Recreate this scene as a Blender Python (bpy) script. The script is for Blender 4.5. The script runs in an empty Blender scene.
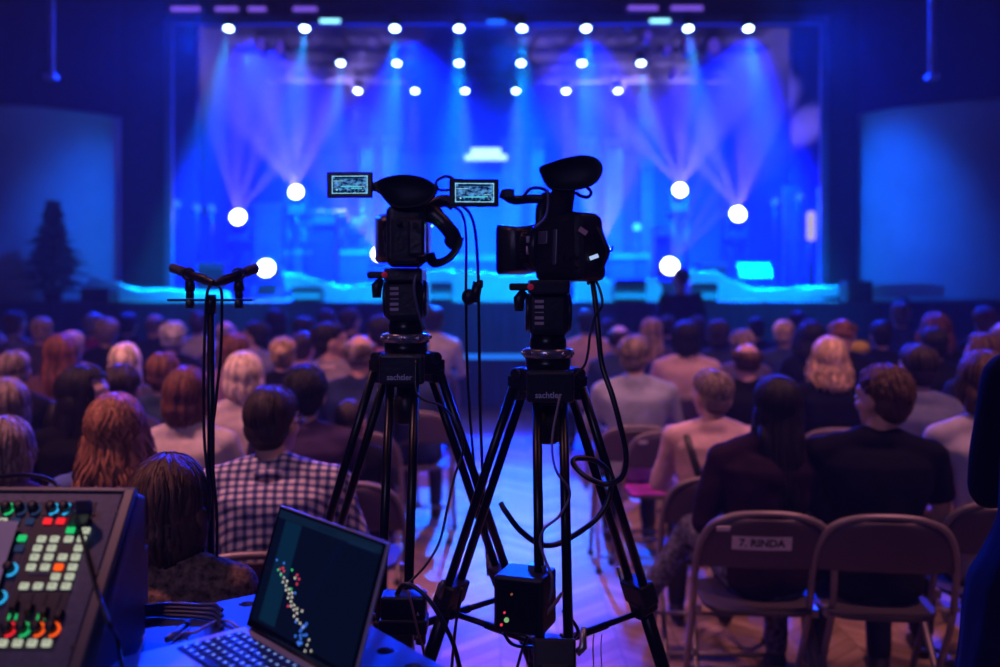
import bpy, bmesh, math, random
from mathutils import Vector, Matrix, Quaternion, noise
random.seed(7)
SC = bpy.context.scene
COL = SC.collection
PI = math.pi
V = Vector
F = 1000*35/36.0          # focal length in pixels
CH = 1.58                 # camera height
HZ = 284.0                # horizon row

def P(px, py, d):
    """point at forward distance d seen at pixel px,py"""
    return V(((px-500)/F*d, d, CH-(py-HZ)/F*d))

# ------------------------------------------------------------------ materials
_M = {}
def mat(name, col, rough=0.6, metal=0.0, var=0.12, scale=8.0, emit=None, es=0.0, coat=0.0, bump=0.0, spec=0.5, stretch=None, sheen=0.0):
    if name in _M: return _M[name]
    m = bpy.data.materials.new(name); m.use_nodes = True
    nt = m.node_tree; n = nt.nodes; l = nt.links
    b = n.get('Principled BSDF')
    tc = n.new('ShaderNodeTexCoord'); mp = n.new('ShaderNodeMapping'); nz = n.new('ShaderNodeTexNoise')
    l.new(tc.outputs['Object'], mp.inputs['Vector']); l.new(mp.outputs['Vector'], nz.inputs['Vector'])
    if stretch: mp.inputs['Scale'].default_value = stretch
    nz.inputs['Scale'].default_value = scale; nz.inputs['Detail'].default_value = 4
    r = n.new('ShaderNodeValToRGB')
    r.color_ramp.elements[0].position = 0.3; r.color_ramp.elements[1].position = 0.7
    lo = [max(0, c*(1-var*2)) for c in col]; hi = [min(1, c*(1+var*2)) for c in col]
    r.color_ramp.elements[0].color = (*lo, 1); r.color_ramp.elements[1].color = (*hi, 1)
    l.new(nz.outputs['Fac'], r.inputs['Fac']); l.new(r.outputs['Color'], b.inputs['Base Color'])
    b.inputs['Roughness'].default_value = rough; b.inputs['Metallic'].default_value = metal
    b.inputs['Coat Weight'].default_value = coat; b.inputs['Specular IOR Level'].default_value = spec
    if sheen: b.inputs['Sheen Weight'].default_value = sheen
    if bump:
        bp = n.new('ShaderNodeBump'); bp.inputs['Strength'].default_value = bump; bp.inputs['Distance'].default_value = 0.01
        l.new(nz.outputs['Fac'], bp.inputs['Height']); l.new(bp.outputs['Normal'], b.inputs['Normal'])
    if emit:
        b.inputs['Emission Color'].default_value = (*emit, 1); b.inputs['Emission Strength'].default_value = es
    _M[name] = m
    return m

def glow(name, col, s):
    if name in _M: return _M[name]
    m = bpy.data.materials.new(name); m.use_nodes = True
    nt = m.node_tree; nt.nodes.clear()
    e = nt.nodes.new('ShaderNodeEmission'); o = nt.nodes.new('ShaderNodeOutputMaterial')
    e.inputs[0].default_value = (*col, 1); e.inputs[1].default_value = s
    nt.links.new(e.outputs[0], o.inputs[0]); _M[name] = m
    return m

BLACK = mat('black_plastic', (.012, .012, .014), .42, bump=.05, scale=60)
BLACKM = mat('black_metal', (.015, .015, .018), .3, .6)
RUBBER = mat('black_rubber', (.01, .01, .012), .65)
CHROME = mat('chrome', (.7, .7, .72), .18, 1.0, var=.03)
STEEL = mat('painted_steel', (.30, .27, .27), .35, .4)

# ------------------------------------------------------------------ object making
def link(o, parent=None):
    COL.objects.link(o)
    if parent is not None: o.parent = parent
    return o
def mesh_from(bm, name, smooth=True):
    me = bpy.data.meshes.new(name); bm.to_mesh(me); bm.free()
    if smooth:
        me.polygons.foreach_set('use_smooth', [True]*len(me.polygons))
    me.update(); return me
def obj(name, bm, m, parent=None, smooth=False, bevel=0, seg=2, ang=40):
    me = mesh_from(bm, name, smooth) if isinstance(bm, bmesh.types.BMesh) else bm
    me.materials.clear()
    for mm in (m if isinstance(m, (list, tuple)) else [m]): me.materials.append(mm)
    o = bpy.data.objects.new(name, me); link(o, parent)
    if bevel:
        bv = o.modifiers.new('bevel', 'BEVEL'); bv.width = bevel; bv.segments = seg
        bv.limit_method = 'ANGLE'; bv.angle_limit = math.radians(ang)
    return o
def tag(o, label=None, cat=None, group=None, kind=None):
    if label: o['label'] = label
    if cat: o['category'] = cat
    if group: o['group'] = group
    if kind: o['kind'] = kind
    return o
def thing(name, label, cat, loc=(0, 0, 0), rz=0.0, group=None):
    o = bpy.data.objects.new(name, None); link(o); o.location = loc; o.rotation_euler = (0, 0, rz)
    o.empty_display_size = .1
    return tag(o, label, cat, group)
def copy_tree(o, parent=None):
    c = o.copy(); COL.objects.link(c)
    if parent is not None: c.parent = parent
    for ch in [x for x in o.children]:
        copy_tree(ch, c)
    return c

# ------------------------------------------------------------------ shapes
def nb(): return bmesh.new()
def box(bm, c, s, rot=None, taper=None, mi=0):
    """box of centre c, full sizes s; taper=(tx,ty) scales the top"""
    vs = []
    R = rot if rot is not None else Matrix.Identity(3)
    for z in (-.5, .5):
        for y in (-.5, .5):
            for x in (-.5, .5):
                tx = ty = 1
                if taper and z > 0: tx, ty = taper
                p = V((x*s[0]*tx, y*s[1]*ty, z*s[2]))
                vs.append(bm.verts.new(V(c) + R @ p))
    for f in ((0, 2, 3, 1), (4, 5, 7, 6), (0, 1, 5, 4), (2, 6, 7, 3), (0, 4, 6, 2), (1, 3, 7, 5)):
        fc = bm.faces.new([vs[i] for i in f]); fc.material_index = mi
    return bm
def Rz(a): return Matrix.Rotation(a, 3, 'Z')
def Rx(a): return Matrix.Rotation(a, 3, 'X')
def Ry(a): return Matrix.Rotation(a, 3, 'Y')
def rings(bm, rs, cap=True, closed=False, mi=0):
    """rs: list of lists of points, same count"""
    vr = [[bm.verts.new(p) for p in r] for r in rs]
    n = len(vr[0])
    for a, b in zip(vr, vr[1:] + ([vr[0]] if closed else [])):
        for i in range(n):
            f = bm.faces.new((a[i], a[(i+1) % n], b[(i+1) % n], b[i])); f.material_index = mi; f.smooth = True
    if cap and not closed:
        bm.faces.new(list(reversed(vr[0]))).material_index = mi; bm.faces.new(vr[-1]).material_index = mi
    return bm
def frames(pts):
    pts = [V(p) for p in pts]; out = []
    up = None
    for i, p in enumerate(pts):
        t = (pts[min(i+1, len(pts)-1)] - pts[max(i-1, 0)])
        if t.length < 1e-9: t = V((0, 0, 1))
        t.normalize()
        if up is None:
            up = V((0, 0, 1)) if abs(t.z) < .9 else V((0, 1, 0))
        u = t.cross(up)
        if u.length < 1e-6: u = t.cross(V((1, 0, 0)))
        u.normalize(); v = u.cross(t).normalized(); up = v
        out.append((p, u, v, t))
    return out
def tube(bm, pts, r, n=8, flat=1.0, cap=True, mi=0):
    """r: number or list of radii"""
    fr = frames(pts); rs = []
    for i, (p, u, v, t) in enumerate(fr):
        rr = r[i] if isinstance(r, (list, tuple)) else r
        rs.append([p + u*math.cos(a)*rr + v*math.sin(a)*rr*flat for a in [2*PI*k/n for k in range(n)]])
    return rings(bm, rs, cap, mi=mi)
def cyl(bm, a, b, r, r2=None, n=16, mi=0):
    return tube(bm, [a, b], [r, r if r2 is None else r2], n, mi=mi)
def lathe(bm, prof, c=(0, 0, 0), n=24, rot=None, mi=0):
    R = rot if rot is not None else Matrix.Identity(3)
    rs = [[V(c) + R @ V((math.cos(2*PI*k/n)*r, math.sin(2*PI*k/n)*r, z)) for k in range(n)] for r, z in prof]
    return rings(bm, rs, True, mi=mi)
def ell(bm, c, r, rot=None, nu=16, nv=10):
    R = rot if rot is not None else Matrix.Identity(3)
    rs = []
    for j in range(nv+1):
        th = PI*(j*.98+.01*nv)/nv if False else PI*(j/nv*.96+.02)
        rs.append([V(c) + R @ V((math.cos(2*PI*k/nu)*math.sin(th)*r[0], math.sin(2*PI*k/nu)*math.sin(th)*r[1], -math.cos(th)*r[2])) for k in range(nu)])
    return rings(bm, rs, True)
def prism(bm, poly, a, b, ax='Y', mi=0):
    """extrude 2-D outline between a and b along an axis"""
    def mk(p, t):
        return V((p[0], t, p[1])) if ax == 'Y' else V((t, p[0], p[1])) if ax == 'X' else V((p[0], p[1], t))
    A = [bm.verts.new(mk(p, a)) for p in poly]; B = [bm.verts.new(mk(p, b)) for p in poly]
    n = len(poly)
    for i in range(n):
        bm.faces.new((A[i], A[(i+1) % n], B[(i+1) % n], B[i])).material_index = mi
    bm.faces.new(list(reversed(A))).material_index = mi; bm.faces.new(B).material_index = mi
    bmesh.ops.recalc_face_normals(bm, faces=bm.faces[:])
    return bm
def smooth_path(pts, k=6):
    pts = [V(p) for p in pts]
    if len(pts) < 3: return pts
    q = [pts[0]*2-pts[1]] + pts + [pts[-1]*2-pts[-2]]; out = []
    for i in range(1, len(q)-2):
        p0, p1, p2, p3 = q[i-1:i+3]
        for s in range(k):
            t = s/k
            out.append(.5*((2*p1)+(-p0+p2)*t+(2*p0-5*p1+4*p2-p3)*t*t+(-p0+3*p1-3*p2+p3)*t**3))
    out.append(pts[-1]); return out
def cable(bm, pts, r, k=6, n=6): return tube(bm, smooth_path(pts, k), r, n)
_TS = bpy.data.scenes.new('workbench')
def remesh(bm, vox, sm=3, fac=.6, disp=None):
    """fuse overlapping closed shapes into one skin"""
    me = bpy.data.meshes.new('tmp'); bm.to_mesh(me); bm.free()
    o = bpy.data.objects.new('tmp', me); _TS.collection.objects.link(o)
    md = o.modifiers.new('r', 'REMESH'); md.mode = 'VOXEL'; md.voxel_size = vox; md.use_smooth_shade = True
    if sm:
        s = o.modifiers.new('s', 'SMOOTH'); s.iterations = sm; s.factor = fac
    with bpy.context.temp_override(scene=_TS, view_layer=_TS.view_layers[0]): dg = bpy.context.evaluated_depsgraph_get()
    out = bpy.data.meshes.new_from_object(o.evaluated_get(dg))
    bpy.data.objects.remove(o); bpy.data.meshes.remove(me)
    if disp:
        for v in out.vertices: v.co = v.co + v.normal*disp(v.co)
    out.polygons.foreach_set('use_smooth', [True]*len(out.polygons)); out.update()
    return out
def text_mesh(s, size, depth=.0004, bold=0.0):
    cu = bpy.data.curves.new('t', 'FONT'); cu.body = s; cu.size = size; cu.extrude = depth; cu.offset = bold
    cu.align_x = 'CENTER'; cu.align_y = 'CENTER'; cu.resolution_u = 3
    o = bpy.data.objects.new('t', cu); _TS.collection.objects.link(o)
    with bpy.context.temp_override(scene=_TS, view_layer=_TS.view_layers[0]): dg = bpy.context.evaluated_depsgraph_get()
    me = bpy.data.meshes.new_from_object(o.evaluated_get(dg))
    bpy.data.objects.remove(o); bpy.data.curves.remove(cu)
    return me
def lamp(name, kind, loc, col, e, to=None, size=None, blend=None, rad=None):
    d = bpy.data.lights.new(name, kind); d.color = col; d.energy = e
    if kind == 'SPOT':
        d.spot_size = math.radians(size); d.spot_blend = .5 if blend is None else blend
        d.shadow_soft_size = .05 if rad is None else rad
    elif kind == 'AREA': d.size = size or 1
    else: d.shadow_soft_size = rad or .1
    o = bpy.data.objects.new(name, d); COL.objects.link(o); o.location = loc
    if to is not None:
        o.rotation_euler = (V(to)-V(loc)).to_track_quat('-Z', 'Y').to_euler()
    return o

# ------------------------------------------------------------------ camera and render look
cd = bpy.data.cameras.new('camera'); cam = bpy.data.objects.new('camera', cd); COL.objects.link(cam)
cam.location = (0, 0, CH); cam.rotation_euler = (PI/2, 0, 0)
cd.lens = 35; cd.sensor_width = 36; cd.shift_y = -(333.5-HZ)/1000.0; cd.clip_start = .05; cd.clip_end = 100
cd.dof.use_dof = True; cd.dof.focus_distance = 1.9; cd.dof.aperture_fstop = 2.2
SC.camera = cam
SC.view_settings.view_transform = 'Standard'; SC.view_settings.look = 'None'
SC.view_settings.gamma = 1; SC.view_settings.exposure = 0; SC.view_settings.use_curve_mapping = False
SC.display_settings.display_device = 'sRGB'
cy = SC.cycles
cy.max_bounces = 5; cy.diffuse_bounces = 2; cy.glossy_bounces = 3; cy.transmission_bounces = 2; cy.volume_bounces = 0
cy.sample_clamp_indirect = 3; cy.use_denoising = True; cy.caustics_reflective = False; cy.caustics_refractive = False
w = bpy.data.worlds.new('hall_air'); SC.world = w; w.use_nodes = True
nt = w.node_tree; nt.nodes.clear()
wo = nt.nodes.new('ShaderNodeOutputWorld'); bg = nt.nodes.new('ShaderNodeBackground'); vs = nt.nodes.new('ShaderNodeVolumeScatter')
bg.inputs[0].default_value = (0, 0, 0, 1); bg.inputs[1].default_value = 0
vs.inputs['Color'].default_value = (1, 1, 1, 1); vs.inputs['Density'].default_value = .004; vs.inputs['Anisotropy'].default_value = .2
nt.links.new(bg.outputs[0], wo.inputs[0]); nt.links.new(vs.outputs[0], wo.inputs['Volume'])
# ================================================================== the hall
def struct(name, bm, m, **k):
    o = obj(name, bm, m, **k); o['kind'] = 'structure'; return o
def parquet():
    m = bpy.data.materials.new('herringbone_parquet'); m.use_nodes = True
    nt = m.node_tree; n = nt.nodes; l = nt.links; b = n['Principled BSDF']
    tc = n.new('ShaderNodeTexCoord')
    sp = n.new('ShaderNodeSeparateXYZ'); l.new(tc.outputs['Object'], sp.inputs[0])
    def M(op, a, b_=None, c=None):
        x = n.new('ShaderNodeMath'); x.operation = op
        for i, v in enumerate((a, b_, c)):
            if v is None: continue
            if isinstance(v, (int, float)): x.inputs[i].default_value = v
            else: l.new(v, x.inputs[i])
        return x.outputs[0]
    # zig-zag herringbone: columns 0.30 wide along Y, planks slanting both ways
    W = .26; pw = .075
    cx = M('DIVIDE', sp.outputs['X'], W)
    tri = M('PINGPONG', cx, 1.0)
    yy = M('ADD', sp.outputs['Y'], M('MULTIPLY', tri, W))
    row = M('DIVIDE', yy, pw*1.41)
    rf = M('FRACT', row); ri = M('FLOOR', row); ci = M('FLOOR', cx)
    cm = n.new('ShaderNodeCombineXYZ'); l.new(ri, cm.inputs[0]); l.new(ci, cm.inputs[1])
    wn = n.new('ShaderNodeTexWhiteNoise'); l.new(cm.outputs[0], wn.inputs['Vector'])
    gap = M('LESS_THAN', rf, .07)
    gx = M('LESS_THAN', M('FRACT', cx), .02)
    gap = M('MAXIMUM', gap, gx)
    nz = n.new('ShaderNodeTexNoise'); nz.inputs['Scale'].default_value = 14; l.new(tc.outputs['Object'], nz.inputs['Vector'])
    v = M('ADD', M('MULTIPLY', wn.outputs['Value'], .75), M('MULTIPLY', nz.outputs['Fac'], .4))
    r = n.new('ShaderNodeValToRGB'); l.new(v, r.inputs[0])
    r.color_ramp.elements[0].color = (.11, .065, .04, 1); r.color_ramp.elements[1].color = (.42, .27, .19, 1)
    mx = n.new('ShaderNodeMix'); mx.data_type = 'RGBA'; l.new(gap, mx.inputs[0]); l.new(r.outputs[0], mx.inputs[6]); mx.inputs[7].default_value = (.06, .035, .025, 1)
    l.new(mx.outputs[2], b.inputs['Base Color']); b.inputs['Roughness'].default_value = .5
    bp = n.new('ShaderNodeBump'); bp.inputs['Strength'].default_value = .25; l.new(nz.outputs['Fac'], bp.inputs['Height']); l.new(bp.outputs[0], b.inputs['Normal'])
    return m
DARKWALL = mat('dark_hall_wall', (.010, .010, .018), .85, spec=.2)
HX, YB, YF, HT = 9.6, 20.6, -3.0, 7.2
SY = 12.6; SZ = 1.345          # stage front, stage height
bm = nb(); box(bm, (0, (YF+YB)/2, -.1), (HX*2, YB-YF, .2)); struct('floor', bm, parquet())
bm = nb(); box(bm, (0, (YF+YB)/2, HT+.1), (HX*2, YB-YF, .2)); struct('ceiling', bm, mat('black_ceiling', (.0015, .0015, .002), .95, spec=.05))
bm = nb(); box(bm, (-HX-.1, (YF+YB)/2, HT/2), (.2, YB-YF, HT)); struct('wall_left', bm, DARKWALL)
bm = nb(); box(bm, (HX+.1, (YF+YB)/2, HT/2), (.2, YB-YF, HT)); struct('wall_right', bm, DARKWALL)
bm = nb(); box(bm, (0, YF-.1, HT/2), (HX*2+.4, .2, HT)); struct('wall_rear', bm, DARKWALL)
bm = nb(); box(bm, (0, YB+.1, HT/2), (HX*2+.4, .2, HT)); struct('wall_back', bm, mat('stage_back_curtain', (.0018, .0018, .005), .95, spec=.03, var=.4, scale=3, stretch=(6, 1, .1)))
STG = mat('stage_black_skirt', (.05, .055, .09), .75, var=.3, scale=5, stretch=(10, 1, .3))
STF = mat('stage_deck', (.018, .02, .025), .5)
bm = nb(); box(bm, (0, (SY+YB)/2, SZ/2), (HX*2, YB-SY, SZ))
o = struct('stage_platform', bm, [STF, STG]); 
for p in o.data.polygons:
    if p.normal.y < -.5: p.material_index = 1
# proscenium: side walls and header round the stage opening
PR = mat('proscenium_paint', (.012, .012, .03), .9, spec=.1)
for nm, x0, x1 in (('wall_proscenium_left', -5.45, -4.79), ('wall_proscenium_right', 4.69, 5.15)):
    bm = nb(); box(bm, ((x0+x1)/2, 14.1, (SZ+HT)/2), (x1-x0, .25, HT-SZ)); struct(nm, bm, PR)
bm = nb(); box(bm, (0, 14.1, (5.36+HT)/2), (9.5, .25, HT-5.36)); struct('beam_header', bm, PR)
bm = nb(); box(bm, (-4.74, 13.93, (SZ+5.36)/2), (.10, .1, 5.36-SZ)); box(bm, (4.64, 13.93, (SZ+5.36)/2), (.10, .1, 5.36-SZ)); box(bm, (0, 13.93, 5.36), (9.4, .1, .12)); struct('trim_1', bm, mat('proscenium_trim', (.07, .07, .12), .5))
bm = nb(); box(bm, (-7.6, 17.2, (SZ+HT)/2), (4.5, .2, HT-SZ)); struct('wall_wing_left', bm, PR)
bm = nb(); box(bm, (7.5, 17.2, (SZ+HT)/2), (4.7, .2, HT-SZ)); struct('wall_wing_right', bm, PR)
# low step in front of the stage with a pale nosing
bm = nb(); box(bm, (0, SY-.16, .315), (9.0, .32, .63)); struct('stage_step', bm, STG)
bm = nb(); box(bm, (0, SY-.16, .645), (9.0, .36, .03)); struct('trim_2', bm, mat('step_nosing', (.25, .3, .4), .5))
bm = nb(); box(bm, (0, 0, 0), (8.9, .012, .055)); tag(obj('step_edge_glow', bm, glow('step_glow', (.01, .15, .75), 1.5)), 'long blue glowing edge along the front step, in place of stage light', 'step edge').location = (0, SY-.345, .665)  # edge glows by itself to imitate stage light falling on the nosing
# aisle pipe bars on the walls above the curved screens
# curved side screens standing on the stage wings
def curved(name, cx, cy_, r, h, label):
    bm = nb(); n = 64
    rs = []
    for z in (0, .05, h-.05, h):
        rr = r+(.012 if z in (0, h) else 0)
        rs.append([V((math.cos(2*PI*k/n)*rr, math.sin(2*PI*k/n)*rr, z)) for k in range(n)])
    rings(bm, rs, True)
    o = obj(name, bm, mat('pale_curved_paint', (.5, .52, .56), .55, var=.05, scale=1.5)); o.location = (cx, cy_, SZ)
    bm = nb(); lathe(bm, [(r+.03, 0), (r+.03, .06), (r+.005, .061), (r+.005, 0)], n=64)
    obj('top_rim', bm, mat('pale_curved_paint', (.5, .52, .56)), o).location = (0, 0, h-.06)
    return tag(o, label, 'curved wall', 'curved wings beside the stage')
curved('curved_wing', -7.28, 15.0, 1.9, 2.66, 'pale curved wall left of the stage behind the dark fir tree')
curved('curved_wing', 6.98, 14.75, 1.9, 2.68, 'pale curved wall at the right end of the stage, lit brighter blue')
for x, z0, lab in ((-5.35, 4.05, 'thin hanging pipe over the left curved wall'), (5.15, 4.05, 'thin hanging pipe over the right curved wall')):
    bm = nb(); cyl(bm, (0, 0, 0), (.0, 0, HT-z0), .035, n=10); box(bm, (0, 0, 0), (.12, .12, .05)); box(bm, (0, 0, HT-z0-.02), (.2, .2, .04))
    tag(obj('hanging_pipe', bm, mat('pipe_grey', (.45, .45, .55), .4)), lab, 'pipe').location = (x, 11.6, z0)

# ------------------------------------------------------------------ trusses and lamps
TRM = mat('truss_black', (.006, .006, .008), .7, spec=.1)
def truss(x0, x1, y, z, label, s=.28):
    t = thing('lighting_truss', label, 'truss', ((x0+x1)/2, y, z), 0, 'lighting trusses over the stage')
    L = (x1-x0)/2; bm = nb(); h = s/2
    for a in (-h, h):
        for b in (-h, h): cyl(bm, (-L, a, b), (L, a, b), .024, n=6)
    obj('chord', bm, TRM, t)
    bm = nb(); n = int(2*L/s)
    for i in range(n):
        a = -L+i*2*L/n; b = a+2*L/n
        for yy in (-h, h):
            cyl(bm, (a, yy, -h), (b, yy, h), .012, n=5) if i % 2 else cyl(bm, (a, yy, h), (b, yy, -h), .012, n=5)
        cyl(bm, (a, -h, -h), (a, h, -h), .012, n=5); cyl(bm, (a, -h, h), (a, h, h), .012, n=5)
    obj('lattice', bm, TRM, t)
    for x in (-L*.6, L*.6):
        bm = nb(); cyl(bm, (x, 0, h), (x, 0, HT-z), .01, n=5); obj('hanging_cable', bm, BLACKM, t)
    return t
truss(-4.4, 4.4, 14.35, 5.56, 'front lighting truss, the lowest strip across the top of the stage')
truss(-4.4, 4.4, 16.1, 5.60, 'middle lighting truss carrying six cyan lamps')
truss(-4.4, 4.4, 18.5, 5.60, 'rear lighting truss carrying six pinkish lamps')
LENS = glow('lamp_lens', (.50, .82, 1.0), 16)
def par_proto():
    t = bpy.data.objects.new('stage_lamp', None); link(t)
    R = Rx(math.radians(155))            # shines forward and down
    bm = nb(); lathe(bm, [(.05, -.16), (.08, -.14), (.085, 0), (.11, .03), (.11, .05), (.062, .05), (.058, .02), (.02, .015)], rot=R, n=20); obj('lamp_housing', bm, BLACKM, t)
    bm = nb(); lathe(bm, [(.064, .034), (.062, .044), (.04, .052), (.01, .054)], rot=R, n=20); obj('lens', bm, LENS, t)
    bm = nb(); tube(bm, [(-.12, 0, 0), (-.12, 0, .2), (.12, 0, .2), (.12, 0, 0)], .012, 6); cyl(bm, (0, 0, .2), (0, 0, .26), .02, n=6); obj('yoke', bm, BLACKM, t)
    return t
rows = [(13.9, 26, (229, 305, 395, 459, 522, 586, 688, 748), 'front row'), (16.1, 61, (341, 397, 459, 521, 582, 641), 'middle row'), (18.5, 89, (358, 415, 465, 516, 566, 618), 'rear row')]
ORD = ['first', 'second', 'third', 'fourth', 'fifth', 'sixth', 'seventh', 'eighth']
pp = par_proto(); first = True
for ri, (d, py, xs, rn) in enumerate(rows):
    for i, px in enumerate(xs):
        o = pp if first else copy_tree(pp); first = False
        o.location = P(px, py, d)
        tag(o, f'glowing round stage lamp, {ORD[i]} from the left in the {rn} of ceiling lamps', 'stage lamp', f'stage lamps of the {rn}')
        L = o.location
        col = (0, .30, 1) if ri < 2 else (.12, .16, 1)
        dx = (px-490)/300
        lamp('stage_spot', 'SPOT', L+V((0, -.03, -.09)), col, 30000 if ri < 2 else 16000, L+V((dx*.5, -.35 if ri < 2 else -.5, -3)), 26, .9, .04)
# bright bar lamps and violet strips on the front truss
def bar_lamp(px0, px1, py, d, m, label, group, h=.05, cat='bar lamp', nm='bar_lamp'):
    a = P(px0, py, d); b = P(px1, py, d); c = (a+b)/2; L = b.x-a.x
    t = thing(nm, label, cat, c, 0, group)
    bm = nb(); box(bm, (0, .05, 0), (L+.05, .08, h+.04)); obj('bar_housing', bm, BLACKM, t, bevel=.008)
    bm = nb(); box(bm, (0, 0, 0), (L, .03, h)); obj('light_strip', bm, m, t, bevel=.01)
    bm = nb(); box(bm, (-L*.35, .06, .09), (.02, .03, .14)); box(bm, (L*.35, .06, .09), (.02, .03, .14)); obj('bracket', bm, BLACKM, t)
CY = glow('cyan_bar', (.25, .75, 1.0), 2.5); CYD = glow('dim_cyan_bar', (.02, .25, .9), .9); VI = glow('violet_strip', (.25, .11, .95), .9)
bar_lamp(320, 340, 21, 13.7, CY, 'bright cyan bar lamp at the top beside the second front lamp', 'cyan bar lamps')
bar_lamp(650, 670, 21, 13.7, CY, 'bright cyan bar lamp at the top, nearest the seventh front lamp', 'cyan bar lamps')
bar_lamp(487, 505, 22, 13.7, CYD, 'dim blue bar lamp at the top centre between two lamps', 'cyan bar lamps')
for a, b, lab in ((171, 200, 'violet strip light at the far left end of the front truss'), (215, 238, 'violet strip light just left above the first front lamp'), (248, 266, 'violet strip light between the first and second front lamps'), (293, 317, 'violet strip light above the second front lamp'), (628, 658, 'long violet strip light left of the seventh front lamp'), (671, 703, 'violet strip light directly above the seventh front lamp')):
    bar_lamp(a, b, 9 if a < 600 else 8, 13.7, VI, lab, 'violet strip lights', h=.06, cat='strip light', nm='strip_light')
PINK = glow('violet_lens', (.35, .14, .95), .8)
def mini(px, py, r, lab, m=PINK, sy=1.0, d=14.6, nm='wash_light'):
    t = thing(nm, lab, 'wash light', P(px, py, d), 0, 'small violet wash lights')
    bm = nb(); lathe(bm, [(r*.6, .18), (r*1.15, .12), (r*1.2, 0), (r*1.05, -.01)], rot=Rx(PI/2) @ Matrix.Diagonal((1, sy, 1)), n=16)
    bmesh.ops.translate(bm, verts=bm.verts[:], vec=(0, .2, 0)); obj('lamp_housing', bm, BLACKM, t)
    bm = nb(); lathe(bm, [(r, .012), (r, -.002), (r*.3, -.01)], rot=Rx(PI/2) @ Matrix.Diagonal((1, sy, 1)), n=16); obj('lens', bm, m, t)
    bm = nb(); tube(bm, [(-r*1.3, .1, 0), (-r*1.3, .1, r*sy+.1), (r*1.3, .1, r*sy+.1), (r*1.3, .1, 0)], .01, 6); cyl(bm, (0, .1, r*sy+.1), (0, .1, r*sy+.3), .012, n=6); obj('yoke', bm, BLACKM, t)
VI2 = glow('violet_dim_lens', (.12, .06, .9), .55)
for px, py, r, sy, lab in ((261, 45, .07, 1.5, 'small violet wash light hanging below the second strip light from the left'), (280, 48, .06, 2, 'narrow violet wash light left of the second front lamp'), (690, 45, .09, 1.5, 'violet wash light just below the seventh front lamp'), (714, 46, .09, 1.3, 'violet wash light between the seventh and eighth front lamps'), (648, 36, .06, 1.3, 'violet wash light hanging just below the right cyan bar lamp'), (668, 49, .06, 1, 'tiny violet wash light left of the seventh front lamp'), (629, 24, .06, .7, 'tiny violet wash light right of the sixth front lamp'), (651, 12, .06, 1, 'tiny violet wash light above the right cyan bar lamp'), (674, 72, .05, 1.4, 'lowest tiny violet wash light, right of the middle row')):
    mini(px, py, r, lab, m=VI2, sy=sy)

# ------------------------------------------------------------------ moving heads with beams
HL = glow('moving_head_lens', (.8, .92, 1.0), 14)
def moving_head(px, py, d, r, label, aim=V((0, -1, .25)), stand=True):
    c = P(px, py, d); aim = aim.normalized()
    t = thing('moving_head_light', label, 'moving head light', (c.x, c.y, c.z), 0, 'moving head lights on the stage')
    q = aim.to_track_quat('Z', 'Y').to_matrix()
    bm = nb(); lathe(bm, [(r*.6, -.30), (r*1.05, -.26), (r*1.2, -.1), (r*1.15, -.005), (r*1.02, -.004)], rot=q, n=24); obj('lamp_head', bm, BLACK, t)
    bm = nb(); lathe(bm, [(r, -.03), (r, 0), (r*.8, .02), (r*.2, .035)], rot=q, n=24); obj('lens', bm, HL, t)
    bm = nb(); w_ = r*1.35
    off = q @ V((0, 0, -.13))
    for s in (-1, 1):
        prism(bm, [(off.y-.05, off.z+.04), (off.y+.05, off.z+.04), (off.y+.09, -r*1.9), (off.y-.09, -r*1.9)], s*w_-.02, s*w_+.02, 'X')
    box(bm, (0, off.y, -r*1.9-.02), (w_*2+.04, .18, .06)); obj('yoke', bm, BLACK, t, bevel=.006)
    bm = nb(); box(bm, (0, off.y, -r*1.9-.11), (w_*2.1, .28, .12), taper=(.85, .85)); obj('base', bm, BLACK, t, bevel=.01)
    zb = c.z - r*1.9 - .17
    if stand and zb-SZ > .1:
        s = thing('light_pedestal', 'dark pedestal under the ' + label.split(',')[0], 'pedestal', (c.x, c.y+off.y, SZ), 0, 'pedestals under the moving lights')
        h = zb-SZ; bm = nb()
        for a in (-.12, .12):
            for b in (-.12, .12): cyl(bm, (a, b, .03), (a, b, h-.03), .022, n=6)
        k = max(2, int(h/.3))
        for i in range(k):
            z0, z1 = .03+(h-.06)*i/k, .03+(h-.06)*(i+1)/k
            for b in (-.12, .12): cyl(bm, (-.12, b, z0), (.12, b, z1), .01, n=5)
            for b in (-.12, .12): cyl(bm, (b, -.12, z1), (b, .12, z0), .01, n=5)
        obj('truss_column', bm, BLACKM, s)
        bm = nb(); box(bm, (0, 0, .015), (.5, .5, .03)); obj('base_plate', bm, BLACKM, s)
        bm = nb(); box(bm, (0, 0, h-.015), (.4, .34, .03)); obj('top_plate', bm, BLACKM, s)
    return c
def fan(c, angs, e=90, size=6, tilt=.9, col=(.42, .30, 1)):
    for a in angs:
        size_ = size*2.0
        a_ = math.radians(a); dr = V((math.sin(a_), tilt, math.cos(a_)))
        lamp('beam_spot', 'SPOT', c+V((0, -.09, .05)), col, e, c+dr*5, size_, 1, .02)
FB = 48000
c = moving_head(238, 217, 15.5, .115, 'low left moving head light, its beams fanning upward'); fan(c, (-26, -13, 3, 27), FB)
c = moving_head(296, 192, 16.6, .11, 'upper left moving head light, brightest violet fan'); fan(c, (-42, -26, -8, 12), FB*1.25, 8)
c = moving_head(379, 254, 16.0, .11, 'moving head light half hidden behind the left video camera'); fan(c, (-40, -26, -12, -2), FB, 7)
c = moving_head(601, 250, 16.0, .11, 'moving head light peeking out behind the right video camera'); fan(c, (-8, 8, 22), FB*1.2, 9)
c = moving_head(680, 190, 16.6, .11, 'upper right moving head light with a broad violet fan'); fan(c, (-32, -12, 10, 28, 38), FB*1.2, 7)
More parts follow.
